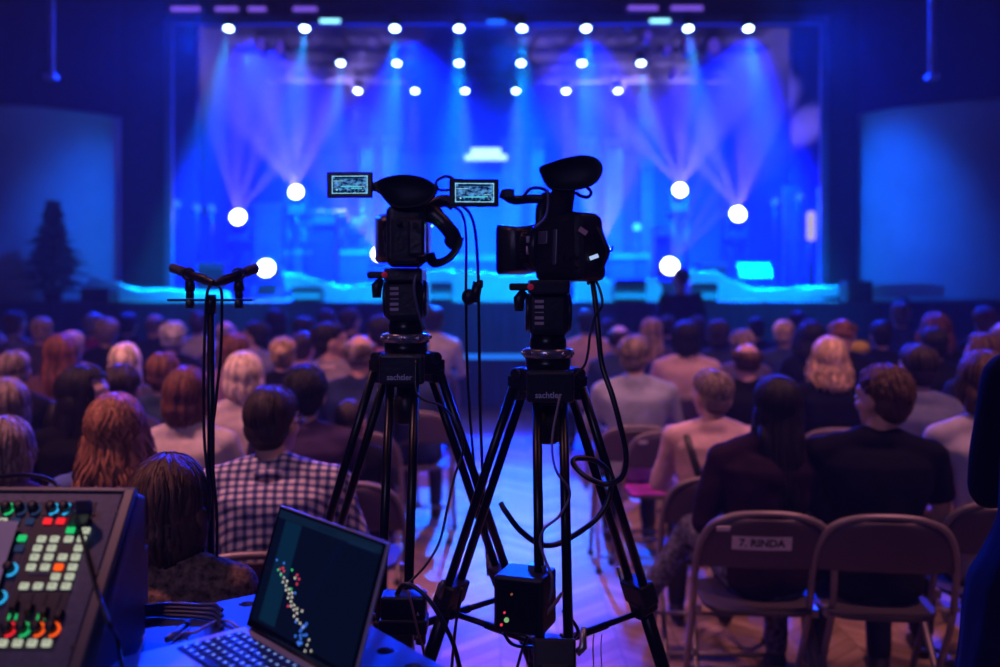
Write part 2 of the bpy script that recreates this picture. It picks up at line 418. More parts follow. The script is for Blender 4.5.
c = moving_head(738, 214, 15.5, .115, 'low right moving head light, the last toward the right'); fan(c, (-27, -10, 17, 29), FB, 7)
c = moving_head(670, 266, 13.6, .115, 'moving head light right at the stage edge behind the crew member'); fan(c, (15, 28, 40, 50), FB*.6, 4)
c = moving_head(266, 268, 13.6, .115, 'moving head light at the stage edge near the microphones')

# blue washes that fill the air over the stage
for x in (-3.9, -1.4, 1.4, 3.9):
    lamp('blue_wash', 'SPOT', (x, 14.9, 5.3), (.0, .008, 1), 230000, (x*.75, 17.0, 1.6), 105, 1, .2)
    lamp('blue_wash', 'SPOT', (x*.7, 19.6, 5.2), (.0, .02, 1), 45000, (x*.6, 17.4, 1.2), 80, 1, .2)
for x in (-3.2, 0, 3.2):
    lamp('front_wash', 'SPOT', (x, 9.2, 6.2), (.0, .24, 1), 1500, (x*1.1, 13.5, 1.6), 34, .8, .2)
    lamp('audience_wash', 'SPOT', (x*1.3, 13.6, 5.2), (.0, .03, 1), 5600, (x*1.5, 6.0, .6), 75, 1, .2)
fl = lamp('board_fill_strip', 'AREA', (0, 12.64, 1.42), (.0, .34, 1), 58, (0, 14, 1.85), 9.0); fl.data.shape = 'RECTANGLE'; fl.data.size_y = .05  # added unseen strip at the stage lip to brighten the snow boards
lamp('aisle_wash', 'SPOT', (.1, 13.6, 5.2), (.0, .14, 1), 9000, (.0, 7.0, 0), 20, .8, .1)

for s in (-1, 1):
    lamp('wing_wash', 'SPOT', (s*3.2, 11.9, 5.3), (.0, .10, 1), 1150 if s > 0 else 820, (s*5.3, 13.6, 2.5), 44, 1, .2)
# ------------------------------------------------------------------ stage furniture
SNOW = mat('white_snow_board', (.62, .72, .75), .7, var=.08, scale=3)
def drift(name, pts, d, th, label, cat='set piece', m=None, grp='white snow drift set pieces along the stage edge'):
    """pts: outline of the upright board in pixels"""
    c = P(sum(p[0] for p in pts)/len(pts), 303, d); c.z = SZ
    poly = [(P(px, py, d).x-c.x, max(0, P(px, py, d).z-SZ)) for px, py in pts]
    bm = nb(); prism(bm, poly, 0, th, 'Y'); o = obj(name, bm, m or SNOW, bevel=.01); o.location = c
    for x in (-.25, .25):
        w_ = (poly[0][0]-poly[-1][0]); 
    bm = nb(); xs = [p[0] for p in poly]; mid = (min(xs)+max(xs))/2
    prism(bm, [(th, 0), (th+.3, 0), (th, .12)], mid-.02, mid+.02, 'X'); obj('brace', bm, BLACKM, o)
    return tag(o, label, cat, grp)
B_ = 303
drift('snow_drift', [(88, 276), (96, 276), (118, 284), (140, 290), (160, 289), (200, 291), (228, 292), (230, B_), (84, B_)], 13.15, .06, 'white snow drift board sloping down beside the fir tree')
drift('snow_drift', [(282, 273), (300, 275), (318, 281), (345, 287), (372, 284), (388, 280), (388, B_), (320, B_), (318, 290), (286, 290)], 13.25, .06, 'wavy white snow drift board left of the left video camera')
drift('snow_drift', [(425, 271), (470, 271), (500, 274), (548, 274), (548, B_-1), (425, B_-1)], 13.20, .06, 'long white snow board between the two video cameras')
drift('snow_drift', [(588, 276), (600, 276), (614, 283), (617, 283), (617, B_-1), (575, B_-1), (575, 276)], 13.25, .06, 'short white snow board just right of the right video camera')
drift('snow_drift', [(644, 280), (655, 278), (662, 288), (662, B_-1), (644, B_-1)], 13.15, .06, 'smallest white snow board left of the crew member')
drift('snow_drift', [(690, 271), (716, 271), (726, 279), (755, 289), (790, 289), (820, 286), (844, 287), (845, 296), (800, 299), (745, B_-3), (690, B_-3)], 13.30, .06, 'long white snow board curving down at the right of the stage')
drift('snow_drift', [(873, 286), (880, 284), (915, 283), (945, 285), (945, 297), (873, 298)], 12.75, .06, 'white snow board at the foot of the right curved wall')
def wedge(px0, px1, py, d, dep, label):
    a = P(px0, py, d); b = P(px1, py, d); W = b.x-a.x; H = a.z-SZ
    t = thing('stage_monitor', label, 'stage monitor', ((a.x+b.x)/2, d, SZ), 0, 'black stage monitors along the stage edge')
    bm = nb(); prism(bm, [(0, 0), (dep, 0), (dep, H*.55), (dep*.75, H), (0, H)], -W/2, W/2, 'X'); obj('cabinet', bm, BLACK, t, bevel=.01)
    bm = nb(); box(bm, (0, -.008, H*.5), (W*.86, .012, H*.75)); obj('grille', bm, mat('speaker_grille', (.02, .02, .024), .8, bump=.4, scale=200), t)
    for s in (-1, 1):
        bm = nb(); tube(bm, [(s*(W/2), dep*.35, H*.5), (s*(W/2+.02), dep*.35, H*.5), (s*(W/2+.02), dep*.6, H*.5), (s*(W/2), dep*.6, H*.5)], .008, 5); obj('handle', bm, BLACKM, t)
for a, b, y, lab in ((80, 109, 288, 'black stage monitor beside the fir tree'), (291, 320, 287, 'black stage monitor left of the left video camera'), (430, 452, 282, 'black stage monitor just right of the left video camera'), (615, 646, 279, 'black stage monitor right of the right video camera'), (692, 718, 283, 'black stage monitor right beside the crew member'), (847, 873, 281, 'black stage monitor beside the right curved wall')):
    wedge(a, b, y, 12.68, .34, lab)
# music stand with a lit sheet
t = thing('music_stand', 'cyan lit music stand with a tilted sheet at the right of the stage', 'music stand', (P(755, 290, 13.6).x, 13.6, SZ))
R = Rx(math.radians(-35)); bm = nb(); box(bm, (0, 0, .42), (.46, .02, .26), rot=Rx(math.radians(-40))); obj('desk', bm, mat('grey_desk', (.16, .19, .22), .6), t)
bm = nb(); box(bm, (0, -.015, .43), (.13, .004, .06), rot=Rx(math.radians(-40))); obj('sheet', bm, mat('grey_note', (.2, .25, .3)), t)
bm = nb(); cyl(bm, (0, .05, .02), (0, .03, .4), .014, n=8)
for k in range(3): cyl(bm, (0, .05, .12), (math.cos(k*2.09+.5)*.22, .05+math.sin(k*2.09+.5)*.22, .01), .01, n=6)
obj('stand', bm, BLACKM, t)
# upright lit post at the right
t = thing('light_post', 'dark upright post topped by a long cream lamp, right side of the stage', 'lamp', (P(811, 290, 14.6).x, 14.6, SZ))
a = P(811, 211, 14.6); b = P(811, 241, 14.6)
bm = nb(); cyl(bm, (0, 0, .02), (0, 0, b.z-SZ), .05, n=12); obj('post', bm, BLACKM, t)
bm = nb(); lathe(bm, [(.02, b.z-SZ), (.065, b.z-SZ+.03), (.065, a.z-SZ-.03), (.02, a.z-SZ)], n=16); obj('lamp_tube', bm, glow('cream_lamp', (.62, .50, .55), .8), t)
bm = nb(); lathe(bm, [(.18, 0), (.18, .02), (.05, .04)], n=20); obj('base', bm, BLACKM, t)
# tall side flats at the right
for i, (x0, x1, dd, m_) in enumerate(((783, 800, 15.2, (.05, .07, .2)), (818, 826, 15.0, (.3, .34, .5)))):
    a = P(x0, 200, dd); b = P(x1, 200, dd); bm = nb(); box(bm, (0, 0, (a.z+.2-SZ)/2), (b.x-a.x, .08, a.z+.2-SZ)); box(bm, (0, .2, .03), (b.x-a.x, .4, .06))
    tag(obj('stage_flat', bm, mat('flat_%d' % i, m_, .7), bevel=.008), ('wide dark upright flat left of the cream lamp post', 'narrow pale upright flat right of the cream lamp post')[i], 'stage flat').location = ((a.x+b.x)/2, dd, SZ)
# small par lamps on tripods, sides
def stand_lamp(px, py, d, lab, m, r=.07, aim=V((1, -.4, .3))):
    c = P(px, py, d); t = thing('floor_stand_lamp', lab, 'stand lamp', (c.x, c.y, SZ), 0, 'small lamps on stands at the stage sides'); h = c.z-SZ
    bm = nb(); cyl(bm, (0, 0, .1), (0, 0, h), .016, n=8)
    for k in range(3): cyl(bm, (0, 0, .35), (math.cos(k*2.09)*.3, math.sin(k*2.09)*.3, .01), .01, n=6)
    obj('stand', bm, BLACKM, t)
    q = aim.normalized().to_track_quat('Z', 'Y').to_matrix()
    bm = nb(); lathe(bm, [(r*.6, -.16), (r, -.12), (r*1.1, 0)], c=(0, 0, h+.05), rot=q, n=16); obj('lamp_housing', bm, BLACKM, t)
    bm = nb(); lathe(bm, [(r, -.01), (r, .004), (r*.3, .01)], c=(0, 0, h+.05), rot=q, n=16); obj('lens', bm, m, t)
BL = glow('blue_lens', (.03, .20, .9), .9)
for px, py, lab in ((153, 206, 'small blue lamp on a stand, outermost at the left of the stage'), (177, 207, 'small blue lamp on a stand, second from the left side'), (197, 211, 'small blue lamp on a stand, third from the left side'), (212, 212, 'small blue lamp on a stand right before the low left moving head'), (775, 205, 'small blue lamp on a stand, first right of the low right moving head'), (799, 200, 'small blue lamp on a stand just above the cream lamp post')):
    stand_lamp(px, py, 15.0, lab, BL, aim=V((1 if px < 500 else -1, -.9, .3)))
stand_lamp(821, 196, 15.3, 'small magenta lamp at the right edge of the stage opening', glow('magenta_lens', (.6, .05, .8), 1.2), .06, V((-.3, -1, 0)))
stand_lamp(637, 230, 17.0, 'small bright cyan lamp right of the right video camera', glow('cyan_lens', (.05, .6, 1), 2), .07, V((0, -1, 0)))
# backdrop: house facade with pillars and a lit sign
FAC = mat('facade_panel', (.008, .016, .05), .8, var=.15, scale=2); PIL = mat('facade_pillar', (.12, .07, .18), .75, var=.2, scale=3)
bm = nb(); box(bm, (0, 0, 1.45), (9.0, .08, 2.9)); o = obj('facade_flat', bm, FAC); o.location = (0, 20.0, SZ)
tag(o, 'wide painted house facade standing across the back of the stage', 'backdrop')
for a, b, y in ((358, 375, 137), (383, 400, 137), (500, 523, 138), (530, 545, 138), (580, 596, 138), (604, 624, 138), (640, 655, 160), (252, 285, 203)):
    q0 = P(a, y, 19.7); q1 = P(b, y, 19.7); W = q1.x-q0.x; H = q0.z-SZ
    bm = nb(); box(bm, (0, 0, H/2), (W*.82, .16, H)); 
    for k in range(5): cyl(bm, (-W*.33+k*W*.165, -.08, .25), (-W*.33+k*W*.165, -.08, H-.2), W*.05, n=6)
    box(bm, (0, 0, H-.05), (W, .22, .1)); box(bm, (0, 0, .1), (W, .22, .2))
    c = (q0.x+q1.x)/2
    lab = {358: 'pale violet facade pillar left of the pair above the left video camera', 383: 'pale violet facade pillar just above the left camera eyecup', 500: 'pale violet pillar right beside the lit sign', 530: 'narrow pale violet pillar above the right camera', 580: 'pale violet pillar above the right eyecup rim', 604: 'pale violet pillar right above the right camera strap side', 640: 'single pale pillar left of the upper right moving light', 252: 'short wide fluted pillar below the upper left moving light'}[a]
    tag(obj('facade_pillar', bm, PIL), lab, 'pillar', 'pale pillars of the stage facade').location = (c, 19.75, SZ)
t = thing('lit_sign', 'bright white and cyan lit sign on the facade, above the cameras', 'sign', P(486, 159, 19.6))
bm = nb(); s_ = 19.6/F
prism(bm, [(-21*s_, -1*s_), (21*s_, -1*s_), (21*s_, 4*s_), (15*s_, 5*s_), (15*s_, 11*s_), (-15*s_, 11*s_), (-15*s_, 5*s_), (-21*s_, 4*s_)], 0, .1, 'Y'); obj('sign_body', bm, glow('sign_white', (.45, .85, 1.0), 1.6), t)
bm = nb(); box(bm, (0, .06, 4*s_), (46*s_, .06, 14*s_)); obj('sign_back', bm, BLACKM, t)
bm = nb(); box(bm, (0, 0, (P(486, 172, 19.5).z-SZ)/2), (.95, .12, P(486, 172, 19.5).z-SZ)); box(bm, (0, -.07, 1.0), (.8, .03, 1.7)); tag(obj('stage_doorway', bm, mat('doorway_blue', (.02, .04, .1), .6)), 'flat dark blue doorway panel under the lit sign', 'doorway').location = (P(486, 172, 19.5).x, 19.75, SZ)
# risers, keyboard and dark gear in the middle distance
def riser(px0, px1, py, d, dep, lab, m=STF):
    a = P(px0, py, d); b = P(px1, py, d); H = a.z-SZ; W = b.x-a.x; t = thing('stage_riser', lab, 'riser', ((a.x+b.x)/2, d+dep/2, SZ), 0, 'risers at the back of the stage')
    bm = nb(); box(bm, (0, 0, H-.04), (W, dep, .08)); obj('deck', bm, mat('riser_deck', (.10, .16, .2), .5), t)
    bm = nb(); box(bm, (0, 0, (H-.08)/2), (W-.06, dep-.06, H-.08)); obj('skirt', bm, m, t)
riser(285, 372, 250, 17.6, 1.2, 'low riser left of the left moving light pair')
riser(596, 650, 254, 17.0, 1.2, 'low riser behind the right video camera')
riser(452, 540, 256, 17.4, 1.2, 'low riser between the two video cameras')
def amp(px0, px1, py, d, lab):
    a = P(px0, py, d); b = P(px1, py, d); W = b.x-a.x; H = a.z-SZ; t = thing('speaker_cabinet', lab, 'speaker cabinet', ((a.x+b.x)/2, d, SZ), 0, 'dark cabinets on the stage')
    bm = nb(); box(bm, (0, .2, H/2), (W, .4, H)); obj('cabinet', bm, BLACK, t, bevel=.012)
    bm = nb(); box(bm, (0, -.005, H*.42), (W*.88, .02, H*.74)); obj('grille', bm, mat('speaker_grille', (.02, .02, .024)), t)
    bm = nb(); box(bm, (0, -.005, H*.9), (W*.88, .02, H*.1)); obj('control_panel', bm, STEEL, t)
    for k in range(4):
        bm = nb(); cyl(bm, (-W*.3+k*W*.2, -.01, H*.9), (-W*.3+k*W*.2, -.04, H*.9), .018, n=8); obj('knob', bm, BLACK, t)
amp(312, 336, 212, 15.6, 'tall dark cabinet right of the upper left moving light')
amp(655, 672, 226, 15.2, 'dark cabinet below the upper right moving light')
amp(700, 728, 262, 14.6, 'low dark cabinet behind the right monitor')
amp(560, 582, 258, 14.6, 'low dark cabinet behind the right video camera body')
amp(196, 224, 262, 14.4, 'low dark cabinet behind the microphone pair')
# drum set
t = thing('drum_kit', 'dark drum kit with cymbals on the left part of the stage', 'drum kit', (P(328, 262, 18.2).x, 18.2, P(330, 250, 17.6).z)); 
bm = nb(); lathe(bm, [(.28, -.2), (.29, -.19), (.29, .19), (.28, .2)], c=(0, 0, .3), rot=Rx(PI/2)); obj('bass_drum', bm, mat('drum_shell', (.08, .05, .12), .3), t, smooth=False)
for x, y, z, r, h in ((-.2, 0, .66, .16, .2), (.2, 0, .66, .16, .2), (.5, .25, .4, .2, .36), (-.52, .3, .5, .17, .15)):
    bm = nb(); lathe(bm, [(r, 0), (r, h)], c=(x, y, z-.1)); cyl(bm, (x, y, 0.02), (x, y, z-.1), .015, n=6); obj('drum', bm, mat('drum_shell', (.08, .05, .12)), t)
for x, y, z in ((-.6, .1, 1.0), (.62, .15, 1.1)):
    bm = nb(); lathe(bm, [(.22, 0), (.08, .03), (.02, .05)], c=(x, y, z), rot=Rx(.25)); cyl(bm, (x, y, .02), (x, y, z), .012, n=6); obj('cymbal', bm, mat('brass', (.7, .5, .2), .3, 1), t)
# fir tree at the left
t = thing('fir_tree', 'dark potted fir tree in front of the left curved wall', 'fir tree', (P(53, 290, 12.9).x, 12.9, SZ))
H = (300-197)/F*12.9-.02; bm = nb(); tube(bm, [(0, 0, .1), (.01, 0, H*.5), (0, 0, H)], [.035, .022, .004], 7); obj('trunk', bm, mat('bark', (.05, .03, .02), .9), t)
bm = nb(); rnd = random.Random(3)
for i in range(330):
    u = rnd.random()**.8; z = .14+u*(H-.16); L = (1-u)**.85*.52*(.62+.6*rnd.random())*(1+.18*math.sin(u*38))+.03; a = rnd.random()*2*PI
    d0 = V((math.cos(a), math.sin(a), .12-.4*rnd.random())); p0 = V((0, 0, z)); p1 = p0+d0*L
    tube(bm, [p0, (p0+p1)/2+V((0, 0, .02)), p1], [.006, .005, .001], 3, cap=False)
    side = d0.cross(V((0, 0, 1))).normalized()
    for k in range(9):
        q = p0+(p1-p0)*(.2+.8*k/9); w_ = .085*(1.1-k/9)
        for s in (-1, 1):
            e = q+side*s*w_+d0*w_*.7+V((0, 0, rnd.uniform(-.03, .03)))
            v1 = bm.verts.new(q+V((0, 0, .012))); v2 = bm.verts.new(q-d0*.0+V((0, 0, -.012))); v3 = bm.verts.new(e); bm.faces.new((v1, v2, v3))
obj('foliage', bm, mat('fir_needles', (.02, .05, .03), .8), t)
bm = nb(); lathe(bm, [(.10, 0), (.14, .2), (.13, .2), (.10, .19)], n=16); obj('pot', bm, BLACK, t)
# ================================================================== chairs
CH_FR = mat('chair_frame_paint', (.22, .18, .19), .38, .3, var=.08)
CH_PN = mat('chair_panel_paint', (.075, .052, .068), .5, .1, var=.1, scale=3)
CH_ST = mat('chair_seat_paint', (.04, .03, .04), .6)
WHITE = mat('label_paper', (.80, .74, .74), .7, var=.04); INK = mat('label_ink', (.03, .02, .03), .7)
def by_(z): return -.225 + (.80-z)*.30
def chair_proto():
    t = bpy.data.objects.new('folding_chair', None); link(t)
    # U-shaped back tube running down into the front legs
    def by(z): return -.225 + (.80-z)*.30 if z > .43 else -.114+(.43-z)*.66
    pts = []
    hw = .235
    for s in (-1, 1):
        seg = [(s*.245, by(.02), .015), (s*.243, by(.2), .2), (s*.24, by(.42), .42), (s*.235, by(.60), .60), (s*.222, by(.69), .69), (s*.185, by(.757), .757), (s*.12, by(.787), .787), (s*.05, by(.797), .797)]
        pts += seg if s < 0 else list(reversed(seg))
    pts = smooth_path(pts, 4)
    bm = nb(); tube(bm, pts, .0125, 8); obj('back_frame', bm, CH_FR, t, smooth=True)
    # curved back panel
    bm = nb(); rows = []
    for z in (.605, .62, .65, .69, .73, .76, .775, .783):
        w = .228 if z < .66 else .222 if z < .70 else .20 if z < .74 else .165 if z < .765 else .13 if z < .78 else .09
        rows.append([V((-w+2*w*k/14, by(z)-.005-.022*math.sin(PI*k/14), z)) for k in range(15)])
    vs = [[bm.verts.new(p) for p in r] for r in rows]
    for a, b in zip(vs, vs[1:]):
        for i in range(14): bm.faces.new((a[i], a[i+1], b[i+1], b[i]))
    o = obj('backrest', bm, CH_PN, t, smooth=True); sd = o.modifiers.new('s', 'SOLIDIFY'); sd.thickness = .006; sd.offset = 0
    # seat pan
    bm = nb(); out = []
    for k in range(28):
        a = 2*PI*k/28; c_, s_ = math.cos(a), math.sin(a)
        out.append((.205*abs(c_)**.55*(1 if c_ > 0 else -1)*(1+.06*s_), .02+.20*abs(s_)**.55*(1 if s_ > 0 else -1)))
    prism(bm, out, .432, .452, 'Z'); obj('seat', bm, CH_ST, t, bevel=.006)
    for s in (-1, 1):
        bm = nb(); tube(bm, smooth_path([(s*.212, .19, .43), (s*.214, .08, .31), (s*.218, -.12, .12), (s*.22, -.235, .01)], 3), .011, 8); obj('rear_leg', bm, CH_FR, t, smooth=True)
        bm = nb(); cyl(bm, (s*.22, -.237, 0), (s*.22, -.228, .03), .016, n=8); obj('foot_cap', bm, RUBBER, t)
        bm = nb(); cyl(bm, (s*.245, by(.02), 0), (s*.245, by(.02)-.004, .03), .016, n=8); obj('foot_cap', bm, RUBBER, t)
        bm = nb(); box(bm, (s*.222, by(.44), .44), (.022, .05, .03)); obj('hinge', bm, CH_FR, t)
    bm = nb(); cyl(bm, (-.216, -.17, .075), (.216, -.17, .075), .009, n=8); obj('crossbar', bm, CH_FR, t)
    bm = nb(); cyl(bm, (-.241, by(.16), .16), (.241, by(.16), .16), .009, n=8); obj('crossbar', bm, CH_FR, t)
    return t
CHAIR0 = chair_proto(); _cu = [False]
def chair(x, y, rz, label, group='grey folding chairs in the audience rows', light=False):
    if not _cu[0]: o = CHAIR0; _cu[0] = True
    else: o = copy_tree(CHAIR0)
    o.location = (x, y, 0); o.rotation_euler = (0, 0, rz)
    tag(o, label, 'chair', group); return o
def chair_label(ch, s='7. RINDA', x=0.0, wide=.20):
    bp = [c for c in ch.children if c.name.startswith('backrest')][0]
    bm = nb(); vs_ = []
    for k in range(9):
        xx = x-wide/2+wide*k/8
        yy = -.225+(.80-.698)*.3-.0095-.022*math.sin(PI*(xx+.228)/.456)
        vs_.append((bm.verts.new((xx, yy+.0074, .6735)), bm.verts.new((xx, yy-.0074, .7225))))
    for a, b in zip(vs_, vs_[1:]): bm.faces.new((a[0], b[0], b[1], a[1]))
    o = obj('name_label', bm, WHITE, bp); s_ = o.modifiers.new('s', 'SOLIDIFY'); s_.thickness = .001
    me = text_mesh(s, .038, .0006, .0012); 
    for v in me.vertices:
        xx, zz = v.co.x+x, v.co.y*1.02
        yy = -.225+(.80-.698)*.3-.0095-.022*math.sin(PI*(xx+.228)/.456)
        v.co = V((xx, yy-zz*.3-.0016-v.co.z, .698+zz))
    t_ = obj('label_lettering', me, INK, bp)
    bm = nb(); box(bm, (-.15, by_(.748)-.022, .748), (.045, .003, .018), rot=Rx(.29)); obj('small_sticker', bm, WHITE, bp)

# ================================================================== people
SKIN = mat('skin', (.62, .36, .28), .5, var=.05, scale=5, spec=.4)
SKIN2 = mat('fair_skin', (.74, .46, .38), .5, var=.05, scale=5, spec=.4)
EYE = mat('eye_white', (.7, .7, .7), .2)
PUP = mat('eye_iris', (.03, .02, .02), .2)
HAIRC = dict(black=(.008, .007, .009), dark=(.03, .02, .018), brown=(.085, .045, .028), auburn=(.15, .05, .03), chestnut=(.13, .05, .03), ginger=(.26, .11, .055),
             blonde=(.62, .42, .24), platinum=(.66, .52, .38), fair=(.40, .26, .15), grey=(.24, .21, .21), silver=(.42, .38, .38), greybrown=(.20, .15, .13))
def hairmat(c):
    if 'hair_'+c in _M: return _M['hair_'+c]
    m = mat('hair_'+c, HAIRC[c], .55, var=.25, scale=26, bump=.3, stretch=(3, 3, .7), spec=.3)
    nt = m.node_tree; n = nt.nodes; b = n['Principled BSDF']; src = b.inputs['Base Color'].links[0].from_socket
    g = n.new('ShaderNodeNewGeometry'); mr = n.new('ShaderNodeMapRange'); mr.inputs[3].default_value = .45; mr.inputs[4].default_value = 1.9
    nt.links.new(g.outputs['Random Per Island'], mr.inputs[0]); vm = n.new('ShaderNodeVectorMath'); vm.operation = 'SCALE'
    nt.links.new(src, vm.inputs[0]); nt.links.new(mr.outputs[0], vm.inputs['Scale']); nt.links.new(vm.outputs[0], b.inputs['Base Color'])
    return m
def cloth(c):
    return mat('fabric_'+'_'.join('%02d' % int(x*999) for x in c), c, .9, var=.10, scale=12, bump=.25, spec=.12)

def blob_arm(bm, sh, el, wr, k, s=1.0, hand=True):
    tube(bm, [sh, sh.lerp(el, .25), sh.lerp(el, .7), el], [.052*k*s, .052*k*s, .043*k*s, .039*k*s], 12)
    ell(bm, sh, (.056*k*s,)*3, nu=12, nv=8); ell(bm, el, (.040*k*s,)*3, nu=10, nv=6)
    tube(bm, [el, el.lerp(wr, .3), wr], [.037*k*s, .038*k*s, .026*k*s], 12)
def build_hand(bm, wr, dirn, palm_n, side, s=1.0):
    """palm with five tapering, bent fingers"""
    d = dirn.normalized(); n = palm_n.normalized(); u = d.cross(n).normalized()*side
    c = wr+d*.045*s
    R = Matrix((u, d, n)).transposed()
    ell(bm, c, (.038*s, .050*s, .015*s), R, 12, 8)
    for i, (off, L) in enumerate(((-.028, .062), (-.009, .072), (.010, .068), (.028, .054))):
        a = c+d*.038*s+u*off*s; b = a+d*L*.5*s-n*.004*s; e = a+d*L*.85*s-n*.022*s; g = a+d*L*.98*s-n*.038*s
        tube(bm, [a-d*.02*s, a, b, e, g], [.0085*s, .0085*s, .008*s, .0075*s, .006*s], 7)
    a = c-d*.022*s-u*.030*s
    tube(bm, [a, a-u*.025*s+d*.012*s-n*.006*s, a-u*.034*s+d*.040*s-n*.014*s, a-u*.030*s+d*.060*s-n*.018*s], [.012*s, .010*s, .009*s, .007*s], 7)

def head_shapes(bm, H, R, s=1.0, jaw=1.0):
    def Q(x, y, z): return H + R @ V((x*s, y*s, z*s))
    E = lambda c, r, rot=None: ell(bm, Q(*c), [a*s for a in r], R @ rot if rot else R, 18, 12)
    E((0, -.008, .030), (.077, .096, .086))
    E((0, .018, -.030), (.066, .070, .066))
    E((0, .034, -.066), (.050*jaw, .052, .044))
    E((0, .070, -.094), (.022, .018, .018))
    E((0, .072, .030), (.055, .022, .030))                 # brow
    E((-.038, .062, -.025), (.022, .022, .022)); E((.038, .062, -.025), (.022, .022, .022))
    tube(bm, [Q(0, .088, .018), Q(0, .100, -.002), Q(0, .113, -.026), Q(0, .092, -.038)], [.009*s, .010*s, .015*s, .012*s], 8)
    E((0, .086, -.056), (.024, .013, .007)); E((0, .085, -.067), (.021, .012, .008))
    for sd in (-1, 1):
        E((sd*.078, -.008, -.006), (.011, .021, .033), Matrix.Rotation(-.25, 3, 'X'))
        E((sd*.073, -.002, -.028), (.009, .012, .014))
def person_axes(p):
    lean = p.get('lean', 0.0)
    return lean

def person(label, x, y, rz=0.0, s=1.0, wide=1.0, yaw=0.0, pitch=0.0, roll=0.0, lean=.04, hair='short', hc='brown', skin=SKIN, top=(.05, .05, .08), legs=(.02, .02, .03),
           top_m=None, vox=.011, pose='lap', seed=0, collar=None, chair_lab=None, group='seated audience members', glasses=False, sleeve='long', nochair=False, seatz=None, headz=0.0, hx=0.0, crossed=False, legs_m=None, shoes=True, brows=True):
    rnd = random.Random(seed*7+13)
    SH = .475*s if seatz is None else seatz      # top of the seat surface
    hip = .455+.085*s                          # hip joint height on a 0.452 m seat
    cl = math.cos(lean); sl = math.sin(lean)
    def T(dx, dy, dz):       # torso point: up along the (leaning) spine
        return V((dx*s, -.06*s + (dy*cl + dz*sl)*s, hip + (dz*cl - dy*sl)*s))
    neck = T(hx*.5, 0, .535)
    Hd = T(hx, .025, .672+headz)
    R = Matrix.Rotation(yaw, 3, 'Z') @ Matrix.Rotation(pitch, 3, 'X') @ Matrix.Rotation(roll, 3, 'Y')
    w = wide
    shL, shR = T(-.172*w, .0, .462), T(.172*w, .0, .462)
    if pose == 'lap':
        elb = [T(-.235*w, .10, .225), T(.235*w, .10, .225)]; wr = [T(-.08, .31, .14), T(.08, .31, .14)]; hd = [V((.8, .75, -.25)), V((-.8, .75, -.25))]
    elif pose == 'side':
        elb = [T(-.245*w, -.01, .20), T(.245*w, -.01, .20)]; wr = [T(-.17, .24, .12), T(.17, .24, .12)]; hd = [V((.3, 1, -.3)), V((-.3, 1, -.3))]
    else:   # 'phone': right hand raised in front
        elb = [T(-.235*w, .10, .225), T(.235*w, .14, .26)]; wr = [T(-.08, .31, .14), T(.15, .36, .40)]; hd = [V((.8, .75, -.25)), V((-.1, .2, 1))]
    kn = [V((-.12*s, .42*s-.05, .50+.02*s)), V((.12*s, .42*s-.05, .50+.02*s))]
    hp = [V((-.09*s, -.05*s, hip)), V((.09*s, -.05*s, hip))]
    an = [V((-.13*s, .40*s-.02, .085)), V((.13*s, .40*s-.02, .085))]
    if crossed:
        kn[0] = V((-.25*s, .38*s, .60)); an[0] = V((-.44*s, .44*s, .30))
    # ---- body: one continuous skin
    bm = nb()
    def torso(g=0.0):
        ctr = [T(0, -.0, -.05), T(0, -.01, .06), T(0, .0, .2), T(0, 0, .34), T(0, -.01, .43), T(0, -.01, .485)]
        rx = [.155, .150, .138, .158*w, .176*w, .128*w]; ry = [.11, .112, .104, .116, .106, .070]
        rs = []
        for c, a, b in zip(ctr, rx, ry):
            rs.append([c + V((math.cos(2*PI*k/20)*(a+g)*s, math.sin(2*PI*k/20)*(b+g)*s*cl, 0)) for k in range(20)])
        rings(bm, rs, True)
        tube(bm, [shL, T(-.075, -.004, .495), T(-.04, -.008, .515), T(.04, -.008, .515), T(.075, -.004, .495), shR], [(.044+g)*s, (.050+g)*s, (.046+g)*s, (.046+g)*s, (.050+g)*s, (.044+g)*s], 12)
    torso(-.006)
    tube(bm, [T(0, .008, .45), neck, Hd + R @ V((0, -.02*s, -.03*s))], [.064*s, .056*s, .056*s], 14)
    head_shapes(bm, Hd, R, s*1.08, .95 if wide < .95 else 1.05)
    for i in (0, 1):
        blob_arm(bm, (shL, shR)[i], elb[i], wr[i], .86 if wide < .95 else 1, s)
        build_hand(bm, wr[i], hd[i], V((0, -.1, 1)), (1, -1)[i], s)
        tube(bm, [hp[i], hp[i].lerp(kn[i], .5), kn[i]], [.080*s, .070*s, .052*s], 12)
        tube(bm, [kn[i], kn[i].lerp(an[i], .3), an[i]], [.050*s, .050*s, .034*s], 12)
        tube(bm, [an[i]+V((0, -.03, -.04)), an[i]+V((0, .08, -.05)), an[i]+V((0, .15, -.06))], [.032*s, .034*s, .022*s], 10, flat=.8)
    ell(bm, T(0, -.0, -.02), (.16*s, .12*s, .10*s))
    me = remesh(bm, vox, 2, .5)
    body = obj('person', me, skin); t = body
    COL.objects.unlink(body) if False else None
    # ---- clothes
    gr = .020
    bm = nb(); torso(gr)
    kk = 1.30
    for i in (0, 1):
        sh_, el_ = (shL, shR)[i], elb[i]
        if sleeve == 'short':
            e2 = sh_.lerp(el_, .72); tube(bm, [sh_, sh_.lerp(e2, .5), e2], [.066*s, .064*s, .062*s], 12); ell(bm, sh_, (.068*s,)*3, nu=12, nv=8)
        else:
            tube(bm, [sh_, sh_.lerp(el_, .3), el_], [.066*s, .063*s, .052*s], 12); ell(bm, sh_, (.068*s,)*3, nu=12, nv=8); ell(bm, el_, (.053*s,)*3, nu=10, nv=6)
            tube(bm, [el_, el_.lerp(wr[i], .92)], [.052*s, .038*s], 12)
    ell(bm, T(0, 0, -.02), (.175*s, .135*s, .11*s))
